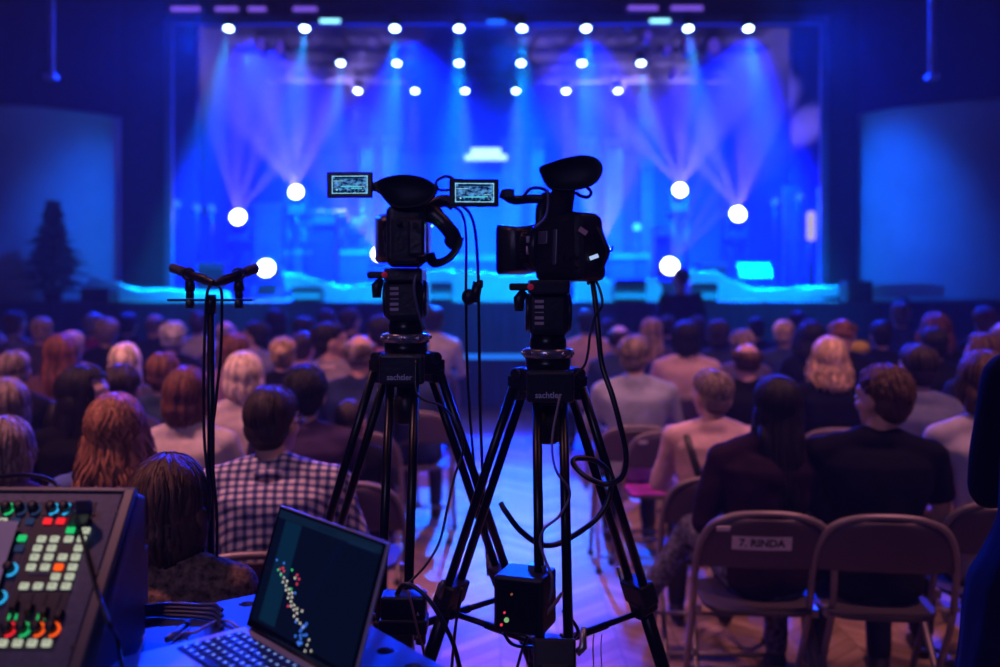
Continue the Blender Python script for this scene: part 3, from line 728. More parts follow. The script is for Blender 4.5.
    nzs = V((seed*3.1, seed*1.7, 0))
    me = remesh(bm, vox, 8 if vox < .012 else 5, .6, disp=lambda c: .007*noise.noise((c+nzs)*9)+.004*noise.noise((c*V((1, 1, .5)).length+nzs)*22) if False else .008*noise.noise((c+nzs)*V((8, 8, 8)).x)+.004*noise.noise((c+nzs)*21))
    tm = top_m or cloth(top)
    obj('shirt', me, tm, body)
    if collar:
        bm = nb(); rs = []
        for k in range(20):
            a = 2*PI*k/20; n_ = T(0, -.012, .50)
            o_ = V((math.cos(a)*.074*s, math.sin(a)*.070*s, 0))
            rs.append([n_+o_+V((0, -.004, -.012)), n_+o_*1.08+V((0, 0, .022)), n_+o_*1.0+V((0, 0, .028)), n_+o_*.92+V((0, 0, .012))])
        rings(bm, rs, False, closed=True); obj('collar', bm, collar if not isinstance(collar, tuple) else cloth(collar), body, smooth=True)
    bm = nb()
    for i in (0, 1):
        tube(bm, [hp[i]+V((0, -.03*s, 0)), hp[i].lerp(kn[i], .5), kn[i]], [.098*s, .084*s, .066*s], 12); ell(bm, kn[i], (.066*s,)*3, nu=12, nv=8)
        tube(bm, [kn[i], kn[i].lerp(an[i], .4), an[i]+V((0, 0, .01))], [.064*s, .060*s, .052*s], 12)
    ell(bm, T(0, 0, -.035), (.165*s, .125*s, .095*s))
    obj('trousers', remesh(bm, max(.016, vox*1.3), 2, .5), legs_m or cloth(legs), body)
    if shoes:
        for i in (0, 1):
            bm = nb(); a = an[i]
            tube(bm, [a+V((0, -.055, -.042)), a+V((0, .0, -.035)), a+V((0, .09, -.05)), a+V((0, .175, -.062))], [.040*s, .044*s, .040*s, .024*s], 12, flat=.85)
            tube(bm, [a+V((0, 0, -.04)), a+V((0, 0, .03))], [.046*s, .046*s], 12)
            obj('shoe', remesh(bm, .016, 2), RUBBER, body)
    # ---- hair
    hair_mesh(body, Hd, R, s*1.08, hair, hc, rnd, vox)
    if yaw or brows:
        for sd in (-1, 1):
            bm = nb(); c = Hd + R @ V((sd*.033*s, .090*s, .004*s)); ell(bm, c, (.0132*s,)*3, nu=10, nv=8)
            e = obj('eye', bm, EYE, body, smooth=True)
            bm = nb(); ell(bm, c + R @ V((0, .0085*s, 0)), (.006*s,)*3, nu=8, nv=6); obj('iris', bm, PUP, e, smooth=True)
    if glasses:
        bm = nb()
        for sd in (-1, 1):
            c = Hd + R @ V((sd*.035*s, .116*s, .002*s))
            tube(bm, [c + R @ V((math.cos(a)*.024*s, 0, math.sin(a)*.018*s)) for a in [2*PI*k/14 for k in range(15)]], .0022, 5)
            tube(bm, [Hd + R @ V((sd*.058*s, .116*s, .006*s)), Hd + R @ V((sd*.090*s, .07*s, .008*s)), Hd + R @ V((sd*.092*s, -.02*s, .006*s))], .003, 6)
        obj('glasses', bm, mat('glasses_frame', (.05, .05, .12), .2), body)
    body.location = (x, y, 0); body.rotation_euler = (0, 0, rz)
    tag(body, label, 'person', group)
    return body

def hair_mesh(body, Hd, R, s, style, hc, rnd, vox):
    bm = nb()
    def Q(p): return Hd + R @ (V(p)*s)
    far = vox > .012
    st = dict(short=(.004, 90, 0, 0, .004), buzz=(.0, 70, 0, 0, .002), curly=(.012, 150, .0, 0, .012), bob=(.010, 95, .12, .2, .006), long=(.008, 110, .30, .3, .008),
              wavy=(.014, 190, .30, .55, .020), bald=(.0, 60, 0, 0, .004), bun=(.004, 80, 0, 0, .004), pony=(.004, 80, 0, 0, .004), shag=(.012, 150, .15, .5, .014), straight=(.008, 130, .40, .2, .005), tousled=(.004, 170, 0, 0, .010), balding=(.002, 80, 0, 0, .004), ringbald=(.002, 70, 0, 0, .004))[style]
    thick, N, hang, spread, wob = st
    near = vox < .0112
    if far: N = int(N*.5)
    if near: N = int(N*1.9)
    C = V((0, -.012, .030)); rad = V((.077+thick, .098+thick, .088+thick))
    E = lambda c, r: ell(bm, Q(c), [a*s for a in r], R, 18, 12)
    topless = style in ('bald', 'ringbald')
    if not topless:
        E((0, -.024, .036), (.081+thick, .089+thick, .086+thick))
        E((0, -.045, -.012), (.072+thick, .062+thick, .062))
        E((0, -.046, -.045), (.060, .046, .042))
    else:
        E((0, -.040, -.006), (.080, .068, .042))
        for sd in (-1, 1): E((sd*.052, -.01, .012), (.030, .055, .034))
    if hang >= .1:
        E((0, -.045, -.05), (.082+thick, .062+thick, .075+hang*.1))
        for sd in (-1, 1): E((sd*.066, -.032, -.04), (.024+thick, .042, .07))
        if hang > .2:
            tube(bm, [Q((0, -.06, -.05)), Q((0, -.085, -.12)), Q((0, -.098, -.12-hang*.55))], [.085*s, .088*s, .052*s], 14, flat=.5)
    def surf(th, ph, k=1.0):
        return C + V((math.sin(ph)*math.sin(th)*rad.x, math.cos(ph)*math.sin(th)*rad.y, math.cos(th)*rad.z))*k
    cr = V((0, -.03, 0))
    for i in range(N):
        ph = 2*PI*(i+rnd.random())/N     # 0 = front
        fr = max(0, math.cos(ph)); bk = max(0, -math.cos(ph))
        thm = math.radians(56 + 34*(1-fr) + 30*bk)
        if style in ('bald', 'ringbald'):
            if fr > .55: continue
            t0 = math.radians(62)
        elif style == 'balding': t0 = .65 if bk > .0 else .45
        else: t0 = .05+rnd.random()*.9
        if hang >= .1: thm = math.radians(62 + 45*(1-fr)+ 12*bk)
        if hang >= .1 and fr > .5: thm = math.radians(60)
        pts = []; wp = rnd.random()*6.3; sw = rnd.uniform(-.25, .25); lift = 1.0+rnd.random()*.05+wob
        nseg = 6
        for k in range(nseg+1):
            th = t0+(thm-t0)*k/nseg
            p = surf(th, ph+sw*k/nseg+wob*8*math.sin(wp+k*1.3), lift+.012)
            if hang < .1: p = C+(p-C)*(1.0-.045*(k/nseg)**2)
            pts.append(p)
        if hang >= .1 and fr < .5:
            L = hang*rnd.uniform(.75, 1.05)*(1 if bk > .1 else .9); m = 8 if L > .15 else 5
            p = pts[-1]; out = V((p.x, p.y+.01, 0)).normalized()
            for k in range(1, m+1):
                u = k/m
                q = p+V((0, 0, -L*u)) + out*(.012*math.sin(u*PI)+spread*.05*u) + V((math.sin(wp+u*9), math.cos(wp*1.7+u*8), 0))*wob*min(1, u*2)
                if style == 'bob' : q += -out*.05*u*u
                if style in ('long', 'straight'): q.y -= .03*u; q.x *= (1-.18*u)
                pts.append(q)
        base_r = (.0085 if N > 120 else .011)*(1.25 if far else 1)*(.68 if near else 1)*rnd.uniform(.7, 1.15)
        if style in ('curly', 'tousled'):
            m = len(pts); pts = [p+V((rnd.uniform(-1, 1), rnd.uniform(-1, 1), rnd.uniform(-.5, 1)))*wob*.7 for p in pts]
        n_ = len(pts)
        rr = [base_r*s*(.8+.4*math.sin(PI*k/(n_-1))) for k in range(n_)]; rr[-1] = .002*s; rr[0] = .004*s
        tube(bm, [Q(p) for p in pts], rr, 4 if far else 5, flat=.6)
    if style == 'bun':
        ell(bm, Q((0, -.125, .03)), (.042*s,)*3, R)
        for k in range(14):
            a = k*.45; tube(bm, [Q((math.cos(a+j*.6)*.036, -.125+math.sin(j*.5)*.02-.01, .03+math.sin(a+j*.6)*.036)) for j in range(6)], .008*s, 5)
    if style == 'pony':
        for k in range(26):
            a = k*.7; o_ = V((math.cos(a), math.sin(a), 0))*.018
            tube(bm, [Q((o_.x, -.10+o_.y, .05)), Q((o_.x*1.3, -.15+o_.y, .03)), Q((o_.x*1.4, -.155+o_.y, -.08)), Q((o_.x*.5, -.13+o_.y*.5, -.2-rnd.random()*.04))], [.008*s, .010*s, .009*s, .002*s], 5)
    o = obj('hair', bm, hairmat(hc), body, smooth=True)
    return o
# ================================================================== audience
_n = [0]
def short(l):
    w_ = l.replace(',', ' ,').split(); w_ = w_[:12]
    while w_ and w_[-1] in (',', 'and', 'with', 'in', 'a', 'the', 'of', 'at', 'by', 'right', 'left', 'behind', 'to'): w_.pop()
    return ' '.join(w_).replace(' ,', ',')
def seat_at(px, ytop, d, label, s=None, ch=True, cl=None, cgroup='grey folding chairs in the audience rows', **k):
    """seated person whose head is seen near (px, ytop) from the row at distance d; the row fixes the scale"""
    _n[0] += 1
    k.setdefault('seed', _n[0])
    x = (px-500)/F*d
    want = CH-(ytop-HZ)/F*d
    # head-top height for scale s (see person())
    if s is None: s = max(.72, min(1.10, (want-.455)/.882))
    k.setdefault('vox', .010 if d < 4.2 else .013 if d < 5.6 else .018 if d < 7.2 else .021)
    k.setdefault('lean', .03)
    rz = k.pop('rz', math.atan2(-x*.3, d))
    cdx = k.pop('cdx', 0)
    p = person(label, x, d, rz, s, **k)
    if ch:
        c = chair(x+math.sin(rz)*.07+cdx, d-math.cos(rz)*.075, rz, 'folding chair under the ' + short(label), cgroup)
        return p, c
    return p, None

D_ = dict
BLK = (.006, .006, .008); NAVY = (.02, .03, .08); CREAM = (.62, .52, .46); PALEP = (.62, .42, .42); GRBL = (.30, .32, .40); WHT = (.70, .66, .68); DKP = (.020, .009, .020)
L_ = [
 # ---- left block, far rows first
 (16, 312, 9.0, 'person with short brown hair and a grey scarf, far left row near the stage', D_(hc='brown', top=(.2, .2, .25), yaw=-.5, collar=(.5, .45, .5))),
 (43, 318, 8.4, 'person with cropped sandy hair seen from behind, left of the grey-haired pair', D_(hc='fair', top=(.08, .06, .07))),
 (95, 314, 9.2, 'grey-blond man in a magenta collar, far row beside the dark stage monitor', D_(hc='grey', top=(.35, .03, .12), collar=(.6, .05, .25), yaw=-.3)),
 (108, 320, 8.2, 'man with greying curly hair and dark jacket in front of the magenta collar', D_(hc='greybrown', hair='curly', top=BLK)),
 (129, 313, 9.6, 'dark-haired person with a blue rim of light, just left of the bald man', D_(hc='dark', hair='balding', top=BLK)),
 (155, 314, 9.2, 'bald man with a bare pink scalp in a dark jacket, left far row', D_(hair='bald', hc='greybrown', top=NAVY)),
 (199, 312, 9.4, 'person with brown tied hair and a white shirt behind the microphone stand', D_(hc='brown', hair='bun', top=WHT)),
 (277, 310, 9.6, 'person with very dark long hair in black, far row left of the centre aisle', D_(hc='black', hair='bob', top=BLK)),
 (327, 310, 9.7, 'dark-haired person in the far row, second left of the left video camera', D_(hc='dark', top=NAVY)),
 (351, 309, 9.4, 'dark-haired person with a lit cheek in the far row left of the left camera', D_(hc='dark', top=NAVY, yaw=-.6)),
 (305, 317, 8.4, 'dark-haired man with a reddish ear, facing slightly right, left far rows', D_(hc='black', top=BLK, yaw=-.45)),
 (226, 321, 8.0, 'bald man with a shining pink head behind the auburn woman', D_(hair='bald', hc='grey', top=(.1, .08, .12))),
 (256, 322, 7.7, 'dark-haired man in profile facing left in a dotted shirt', D_(hc='black', top=(.2, .2, .3), yaw=1.1)),
 (174, 324, 7.4, 'person with round curly grey hair and dark coat, left of the microphone cables', D_(hc='silver', hair='curly', top=BLK)),
 (382, 316, 6.8, 'person with dark hair in a bright red top beside the left tripod', D_(hc='black', top=(.75, .015, .05))),
 (73, 332, 6.9, 'person with short fair hair just behind the long auburn hair', D_(hc='fair', top=(.3, .2, .25))),
 (304, 333, 6.9, 'dark-haired person in a pale pink shirt behind the grey jacket man', D_(hc='dark', top=PALEP, yaw=-.3)),
 (235, 334, 6.4, 'auburn-haired woman between the bald man and the blonde bob', D_(hc='chestnut', hair='bob', top=(.3, .15, .25))),
 (62, 336, 5.9, 'woman with long reddish-brown hair falling down her back, left rows', D_(hc='auburn', hair='long', top=(.1, .05, .07))),
 (284, 338, 6.2, 'woman with blonde-brown hair in a gathered knot, dark top', D_(hc='fair', hair='bun', top=BLK)),
 (332, 323, 6.3, 'dark-haired man in profile turned right wearing a grey jacket', D_(hc='black', top=(.22, .18, .22), yaw=-1.15, collar=(.6, .45, .45), rz=-.1)),
 (126, 345, 5.7, 'woman with long straight platinum blonde hair, left middle rows', D_(hc='platinum', hair='straight', top=(.06, .05, .09))),
 (361, 335, 5.4, 'man with hair round a bald crown, navy jacket, left of the left tripod', D_(hair='ringbald', hc='greybrown', top=NAVY, wide=1.08, yaw=-.2)),
 (16, 352, 5.2, 'grey-haired person in black at the far left, fourth row', D_(hc='greybrown', hair='short', top=BLK)),
 (-6, 333, 5.9, 'dark-clad person cut by the left picture edge in the middle rows', D_(hc='dark', top=NAVY)),
 (164, 354, 5.0, 'child with short reddish-brown hair in a dark shirt behind the brown bob', D_(hc='chestnut', hair='short', top=(.03, .05, .1), wide=.88)),
 (245, 354, 4.7, 'woman with a blonde rounded bob in a cream top with thin straps', D_(hc='platinum', hair='bob', top=CREAM, skin=SKIN2)),
 (123, 366, 4.35, 'child with short dark hair in front of the platinum blonde hair', D_(hc='dark', top=(.05, .04, .08), wide=.86)),
 (86, 368, 3.95, 'woman with long black hair in black, face in profile toward the right', D_(hc='black', hair='straight', top=BLK, yaw=-1.6, vox=.009, skin=SKIN2)),
 (188, 369, 3.95, 'woman with a reddish-brown bob in a cream blouse behind the microphone stand', D_(hc='chestnut', hair='bob', top=CREAM, yaw=-.15)),
 (306, 369, 4.0, 'person with thick dark hair in a purple-black coat behind the plaid man', D_(hc='black', hair='curly', top=(.05, .03, .08), wide=1.1)),
 (352, 403, 4.1, 'boy with short dark hair and a pale collar seen between tripod legs', D_(hc='dark', top=BLK, collar=(.5, .42, .4), wide=.85, yaw=-.4)),
 (8, 380, 3.95, 'person with greyish lilac hair at the left edge, third row from the back', D_(hc='greybrown', hair='bob', top=NAVY, yaw=.3)),
 (8, 419, 3.05, 'person with mauve-brown hair at the left edge behind the mixing console', D_(hc='greybrown', hair='bob', top=(.15, .08, .16))),
 (117, 398, 3.12, 'woman with long wavy auburn-blonde hair in a denim jacket behind the console', D_(hc='ginger', hair='wavy', top=(.08, .12, .30), vox=.0095)),
 (274, 387, 3.1, 'man in a blue and white checked shirt with short dark hair and glasses', D_(hc='dark', hair='short', glasses=True, yaw=-.35, wide=1.25, vox=.009, plaid=True, chlab=True)),
 (170, 458, 2.15, 'woman with smooth dark brown hair in a brown tweed jacket right behind the desk', D_(hc='brown', hair='bob', tweed=True, vox=.0095)),
 (433, 307, 8.9, 'person with a pale shirt just right of the left camera head', D_(hc='dark', top=WHT, wide=1.1)),
 (416, 338, 6.2, 'dark-clad person mostly hidden behind the left tripod, shoulder beside the aisle', D_(hc='dark', top=(.03, .05, .14), wide=1.15)),
 # ---- right block
 (587, 310, 8.9, 'dark-haired person in a pale pink top at the aisle, right far row', D_(hc='black', top=PALEP, wide=1.1)),
 (608, 319, 9.8, 'dark-haired person half hidden behind the bald man near the aisle', D_(hc='dark', top=NAVY)),
 (619, 325, 7.4, 'man with a bald pink crown in a navy jacket leaning at the right aisle seat', D_(hair='ringbald', hc='dark', top=(.03, .05, .14), wide=1.1, yaw=-.2)),
 (651, 319, 8.6, 'woman with long fair hair behind the pale blue sweater man', D_(hc='fair', hair='long', top=(.08, .07, .15))),
 (667, 316, 9.7, 'dark-haired person in the far row under the crew member', D_(hc='dark', top=NAVY)),
 (697, 317, 9.7, 'dark-haired person in the far row right of the crew member', D_(hc='dark', top=BLK, hair='bob')),
 (718, 321, 8.2, 'person with dark shoulder-length hair left of the curly grey-brown head', D_(hc='dark', hair='bob', top=(.03, .04, .1))),
 (756, 318, 9.6, 'dark-haired person in a dark coat in front of the stage, right far row', D_(hc='black', top=BLK)),
 (634, 337, 5.6, 'man with brown hair in a pale blue-grey sweater on the aisle chair', D_(hc='greybrown', hair='tousled', top=(.36, .40, .50), wide=1.18, yaw=-.3)),
 (686, 322, 7.0, 'woman with a thick black bob and a dusty pink top', D_(hc='black', hair='bob', top=PALEP, wide=1.1)),
 (742, 332, 7.1, 'person with grey-brown curls behind the balding man', D_(hc='greybrown', hair='curly', top=(.1, .08, .15))),
 (746, 343, 5.6, 'balding man with brown hair round his crown in a black jacket', D_(hc='brown', hair='ringbald', top=BLK, wide=1.05)),
 (784, 321, 8.2, 'person with light blond hair turned right, in dark blue', D_(hc='blonde', hair='short', top=(.04, .06, .15), yaw=-.5)),
 (797, 311, 9.8, 'person in a dark cap-like haircut in the far row behind the light blond one', D_(hc='dark', top=BLK)),
 (810, 322, 7.2, 'person with a big dark mane of hair left of the blonde wavy hair', D_(hc='black', hair='shag', top=BLK)),
 (842, 319, 7.05, 'balding reddish-haired man with head bowed, holding up a yellow sheet', D_(hc='ginger', hair='ringbald', top=BLK, pitch=-.5, yaw=-.3, pose='phone')),
 (880, 322, 7.9, 'dark-haired person in black left of the man in the blue shirt', D_(hc='black', top=BLK)),
 (900, 303, 9.7, 'tall man with short grey hair in a blue shirt, highest head of the right rows', D_(hc='greybrown', top=(.05, .08, .25))),
 (935, 315, 7.6, 'woman with a full head of curly auburn hair', D_(hc='auburn', hair='shag', top=BLK)),
 (933, 328, 6.5, 'dark-haired person right in front of the curly auburn hair', D_(hc='black', hair='short', top=BLK)),
 (829, 339, 5.5, 'woman with blonde choppy shoulder-length hair in black', D_(hc='blonde', hair='shag', top=BLK, vox=.011)),
 (916, 345, 4.75, 'man with receding dark hair in a grey-blue shirt behind the black T-shirt', D_(hc='dark', hair='balding', top=(.16, .18, .28), wide=1.1, yaw=.3)),
 (984, 309, 8.8, 'person with tousled auburn hair at the right end of the far row', D_(hc='auburn', hair='curly', top=BLK)),
 (1003, 322, 7.0, 'pink-headed bald man cut by the right picture edge', D_(hair='bald', hc='grey', top=NAVY)),
 (982, 335, 5.7, 'person with brown hair and a pale cheek turned left, right edge rows', D_(hc='brown', hair='bob', top=NAVY, yaw=.7)),
 (711, 371, 4.2, 'woman with short mauve-brown hair in a beige top with a dark shoulder strap', D_(hc='greybrown', hair='tousled', top=PALEP, yaw=.45, strap=True, vox=.0095, wide=1.08)),
 (763, 377, 3.6, 'woman with long straight black hair in a dark purple top on the chair labelled RINDA', D_(hc='black', hair='straight', top=DKP, pose='side', crossed=True, chlab=True, hx=.055, cdx=-.04, vox=.009, wide=1.05)),
 (871, 367, 3.55, 'man with short wavy brown hair in a black T-shirt, face turned left', D_(hc='brown', hair='tousled', top=BLK, yaw=.62, hx=.04, cdx=-.02, vox=.009, wide=1.22, sleeve='short')),
 (982, 354, 3.75, 'person with brown hair and pale lilac top beside the dark standing figure', D_(hc='brown', hair='bob', top=(.55, .50, .58), yaw=.4)),
]
def plaid_mat():
    m = bpy.data.materials.new('blue_white_check_cloth'); m.use_nodes = True; nt = m.node_tree; n = nt.nodes; l = nt.links; b = n['Principled BSDF']
    tc = n.new('ShaderNodeTexCoord'); sp = n.new('ShaderNodeSeparateXYZ'); l.new(tc.outputs['Object'], sp.inputs[0])
    def M(op, a, b_=None):
        x = n.new('ShaderNodeMath'); x.operation = op
        for i, v in enumerate((a, b_)):
            if v is None: continue
            if isinstance(v, (int, float)): x.inputs[i].default_value = v
            else: l.new(v, x.inputs[i])
        return x.outputs[0]
    nz = n.new('ShaderNodeTexNoise'); nz.inputs['Scale'].default_value = 7; l.new(tc.outputs['Object'], nz.inputs['Vector'])
    wob = M('MULTIPLY', nz.outputs['Fac'], .02)
    def band(s, p): return M('GREATER_THAN', M('SINE', M('MULTIPLY', M('ADD', s, wob), 2*PI/p)), .15)
    dep = M('ADD', sp.outputs['Z'], M('MULTIPLY', sp.outputs['Y'], .8))
    a = band(sp.outputs['X'], .030); c = band(dep, .030)
    s_ = M('ADD', a, c)
    r = n.new('ShaderNodeValToRGB'); r.color_ramp.interpolation = 'CONSTANT'; l.new(M('MULTIPLY', s_, .5), r.inputs[0])
    e = r.color_ramp.elements; e[0].color = (.78, .66, .64, 1); e[1].position = .4; e[1].color = (.16, .17, .34, 1); x = e.new(.8); x.color = (.02, .025, .10, 1)
    l.new(r.outputs[0], b.inputs['Base Color']); b.inputs['Roughness'].default_value = .85
    return m
PLAID = plaid_mat(); TWEED = mat('brown_tweed', (.20, .11, .07), .9, var=.42, scale=70, bump=.5); DOTS = mat('patterned_tights', (.10, .10, .16), .8, var=.48, scale=45)
def run_people(rows):
    out = {}
    for px, yt, d, lab, k in rows:
        k = dict(k); pl = k.pop('plaid', 0); tw = k.pop('tweed', 0); st = k.pop('strap', 0); cr = k.pop('crossed', 0); cl = k.pop('chlab', 0)
        if pl: k['top_m'] = PLAID; k['collar'] = PLAID
        if tw: k['top_m'] = TWEED
        if cr: k['crossed'] = True; k['legs_m'] = DOTS
        p, c = seat_at(px, yt, d, lab, **k)
        if st:
            s = (CH-(yt-HZ)/F*d-.455)/.873
            hip = .455+.085*s
            pts = [(-.13*s, .04*s, hip+.36*s), (-.135*s, -.03*s, hip+.50*s), (-.13*s, -.13*s, hip+.46*s), (-.10*s, -.185*s, hip+.34*s), (-.05*s, -.19*s, hip+.2*s), (.03*s, -.185*s, hip+.02*s)]
            bm = nb(); tube(bm, smooth_path(pts, 5), .016, 8, flat=.3); obj('shoulder_strap', bm, BLACK, p, smooth=True)
        if cl and c: chair_label(c, '7. RINDA', -.02 if px > 500 else -.045)
        out[(px, yt)] = (p, c)
    return out
PEOPLE = run_people(L_)
# yellow sheet held up by the bowed man
c = P(860, 348, 7.42); bm = nb(); rs = [[V((math.cos(2*PI*k/20)*.085*q, -.003*(1-q)*8, math.sin(2*PI*k/20)*.055*q)) for k in range(20)] for q in (1, .6, .1)]
rings(bm, rs, True); o = obj('yellow_sheet', bm, mat('yellow_paper', (.85, .55, .03), .6), smooth=True); o.location = c; sd = o.modifiers.new('s', 'SOLIDIFY'); sd.thickness = .004
tag(o, 'small rounded yellow sheet held up beside the blonde choppy hair', 'sheet')
# empty chairs
e1 = chair(P(662, 430, 5.3).x, 5.35, .08, 'empty folding chair with a purple cover on its seat, left of the beige top woman', 'empty folding chairs')
chair_label(e1, '5. RINDA', .05, .15)
bm = nb(); box(bm, (0, .02, .459), (.40, .38, .012)); obj('seat_cover', bm, mat('magenta_cover', (.42, .03, .50), .7), e1, bevel=.005)
for x, y, rz, lab in ((P(52, 445, 4.9).x, 4.9, -.3, 'empty folding chair left of the woman with long black hair'), (P(30, 470, 3.5).x, 3.4, -.35, 'empty folding chair behind the top edge of the mixing console')):
    chair(x, y, rz, lab, 'empty folding chairs')
# ================================================================== video cameras on tripods
PLAS = mat('camera_body_plastic', (.014, .014, .018), .38, bump=.15, scale=90)
GREYM = mat('grey_metal', (.28, .28, .32), .3, .8)
RED = mat('red_plastic', (.55, .02, .04), .4, emit=(.6, .02, .1), es=.15)
def rbox(bm, c, s, rot=None, r=None):
    return box(bm, c, s, rot)
TX, TY = 548, 2.0
def tripod(name, px, d, py_ring, label, yaw=0.0, word_side=0.0):
    """tripod with fluid head; returns the thing and its world position"""
    A = P(px, py_ring, d)                       # centre of the bowl ring
    t = thing(name, label, 'tripod', (A.x, A.y, 0), yaw, None)
    zc = A.z                                    # local z of the ring
    # fluid head
    hd = obj('fluid_head', (lambda b: (lathe(b, [(.034, zc+.006), (.038, zc+.010), (.038, zc+.028), (.036, zc+.03), (.036, zc+.05)]), b)[1])(nb()), BLACKM, t, smooth=True)
    bm = nb(); box(bm, (0, 0, zc+.081), (.080, .10, .088)); obj('tilt_housing', bm, PLAS, hd, bevel=.012, seg=3)
    for s in (-1, 1):
        bm = nb(); cyl(bm, (s*.037, 0, zc+.082), (s*.047, 0, zc+.082), .039, n=24)
        obj('side_disc', bm, PLAS, hd, smooth=False, bevel=.003)
    bm = nb(); box(bm, (0, .0, zc+.134), (.080, .14, .028)); obj('camera_plate', bm, PLAS, hd, bevel=.004)
    bm = nb(); box(bm, (-.055, -.02, zc+.134), (.05, .03, .015)); obj('plate_lever', bm, BLACK, hd, bevel=.004)
    bm = nb(); cyl(bm, (-.038, -.066, zc+.134), (-.038, -.073, zc+.134), .0065, n=12); obj('release_button', bm, RED, hd, smooth=True)
    bm = nb(); tube(bm, [(-.050, -.02, zc+.125), (-.060, -.025, zc+.11), (-.060, -.025, zc+.085)], [.008, .012, .009], 10); obj('tilt_brake', bm, BLACK, hd, smooth=True)
    bm = nb()
    for k in range(5): box(bm, (-.020, -.0505, zc+.105-k*.011), (.018, .002, .006 if k != 2 else .002))
    obj('scale_marks', bm, mat('scale_print', (.5, .36, .42), .6), hd)
    # ring with bright bolts
    bm = nb(); lathe(bm, [(.047, zc-.012), (.051, zc-.010), (.051, zc+.006), (.047, zc+.008)], n=32); obj('bowl_ring', bm, mat('ring_metal', (.40, .38, .45), .25, .8), t, smooth=True)
    for k in range(10):
        a = 2*PI*k/10+.25
        bm = nb(); cyl(bm, (math.cos(a)*.049, math.sin(a)*.049, zc-.001), (math.cos(a)*.056, math.sin(a)*.056, zc-.001), .0042, n=10); obj('ring_bolt', bm, CHROME, t, smooth=True)
    # bowl and crown
    bm = nb(); lathe(bm, [(.020, zc-.075), (.036, zc-.055), (.046, zc-.03), (.048, zc-.012)], n=28); obj('bowl', bm, BLACKM, t, smooth=True)
    bm = nb(); out = []
    for k in range(3):
        a = -PI/2+k*2*PI/3
        for da, r in ((-.42, .066), (-.30, .078), (.30, .078), (.42, .066), (1.047, .040)): out.append((math.cos(a+da)*r, math.sin(a+da)*r))
    prism(bm, out, zc-.082, zc-.034, 'Z'); obj('crown', bm, PLAS, t, bevel=.006)
    me = text_mesh('sachtler', .0165, .0004, .0003)
    bm = nb(); box(bm, (0, -.090, zc-.062), (.094, .016, .062)); obj('name_plate', bm, PLAS, t, bevel=.006)
    for v in me.vertices: v.co = V((v.co.x-.004, -.0985-v.co.z, v.co.y+zc-.078))
    obj('crown_lettering', me, mat('pale_print', (.55, .52, .62), .5), t)
    # centre column under the bowl
    bm = nb(); lathe(bm, [(.016, zc-.188), (.026, zc-.182), (.027, zc-.13), (.020, zc-.125), (.020, zc-.08)]); obj('bowl_clamp_knob', bm, BLACK, t, smooth=True)
    # legs
    sl = .37
    zk = .92
    for k in range(3):
        a = -PI/2+k*2*PI/3; rd = V((math.cos(a), math.sin(a), 0)); tn = V((-math.sin(a), math.cos(a), 0))
        def L(z, off=0.0, w=0.0): return rd*(.062+(zc-.06-z)*sl+off)+tn*w+V((0, 0, z))
        bm = nb(); cyl(bm, L(zc-.045, 0, -.038), L(zc-.045, 0, .038), .013, n=12); box(bm, L(zc-.075), (.05, .03, .05), rot=Rz(a+PI/2)); lg = obj('leg', bm, PLAS, t, bevel=.003)
        for s in (-1, 1):
            bm = nb(); cyl(bm, L(zc-.075, 0, s*.026), L(zk, 0, s*.026), .0095, n=14); obj('upper_tube', bm, BLACKM, lg, smooth=True)
        Rl = (L(zk)-L(zk+.2)).normalized().to_track_quat('Z', 'Y').to_matrix()
        bm = nb(); c0 = L(zk-.010)
        ax = (L(zk-.2)-L(zk)).normalized(); fr = Matrix((tn, tn.cross(ax)*-1, ax)).transposed()
        box(bm, c0, (.076, .040, .052), rot=fr); box(bm, c0+ax*.032, (.05, .044, .03), rot=fr); obj('leg_clamp', bm, BLACK, lg, bevel=.005)
        bm = nb(); cc = c0+tn*.040; tube(bm, [cc, cc+tn*.012+ax*-.01, cc+tn*.014+ax*-.045], [.008, .008, .005], 8); obj('clamp_lever', bm, GREYM, lg, smooth=True)
        bm = nb(); cyl(bm, L(zk-.02), L(.46), .0155, n=16); obj('middle_tube', bm, BLACKM, lg, smooth=True)
        bm = nb(); box(bm, L(.46), (.05, .04, .05), rot=fr); obj('lower_clamp', bm, BLACK, lg, bevel=.004)
        bm = nb(); cyl(bm, L(.47), L(.04), .012, n=12); obj('lower_tube', bm, GREYM, lg, smooth=True)
        bm = nb(); ell(bm, L(.03), (.035, .05, .03), rot=Rz(a-PI/2), nu=14, nv=8); obj('rubber_foot', bm, RUBBER, lg, smooth=True)
        # mid-level spreader arm
        bm = nb(); hb = V((0, 0, zk-.085)); e = L(zk-.055, -.012)
        cyl(bm, hb, hb.lerp(e, .62), .009, n=10); cyl(bm, hb.lerp(e, .55), e, .0065, n=10); box(bm, e, (.03, .03, .022), rot=Rz(a)); ar = obj('spreader_arm', bm, BLACKM, t, smooth=False)
        bm = nb(); q = hb.lerp(e, .14); cyl(bm, q+V((0, 0, -.012)), q+V((0, 0, -.042)), .011, n=12); obj('arm_knob', bm, BLACK, ar, smooth=True)
    bm = nb(); lathe(bm, [(.02, zk-.105), (.034, zk-.10), (.034, zk-.07), (.02, zk-.065)], n=20); obj('spreader_hub', bm, BLACK, t, smooth=True)
    return t, A
tripL, AL = tripod('camera_tripod', 406, 2.1, 337, 'black video tripod carrying the left camera, its legs beside the laptop')
tripR, AR = tripod('camera_tripod', 548, 2.0, 352, 'black video tripod carrying the right camera, a black box strapped to its leg')

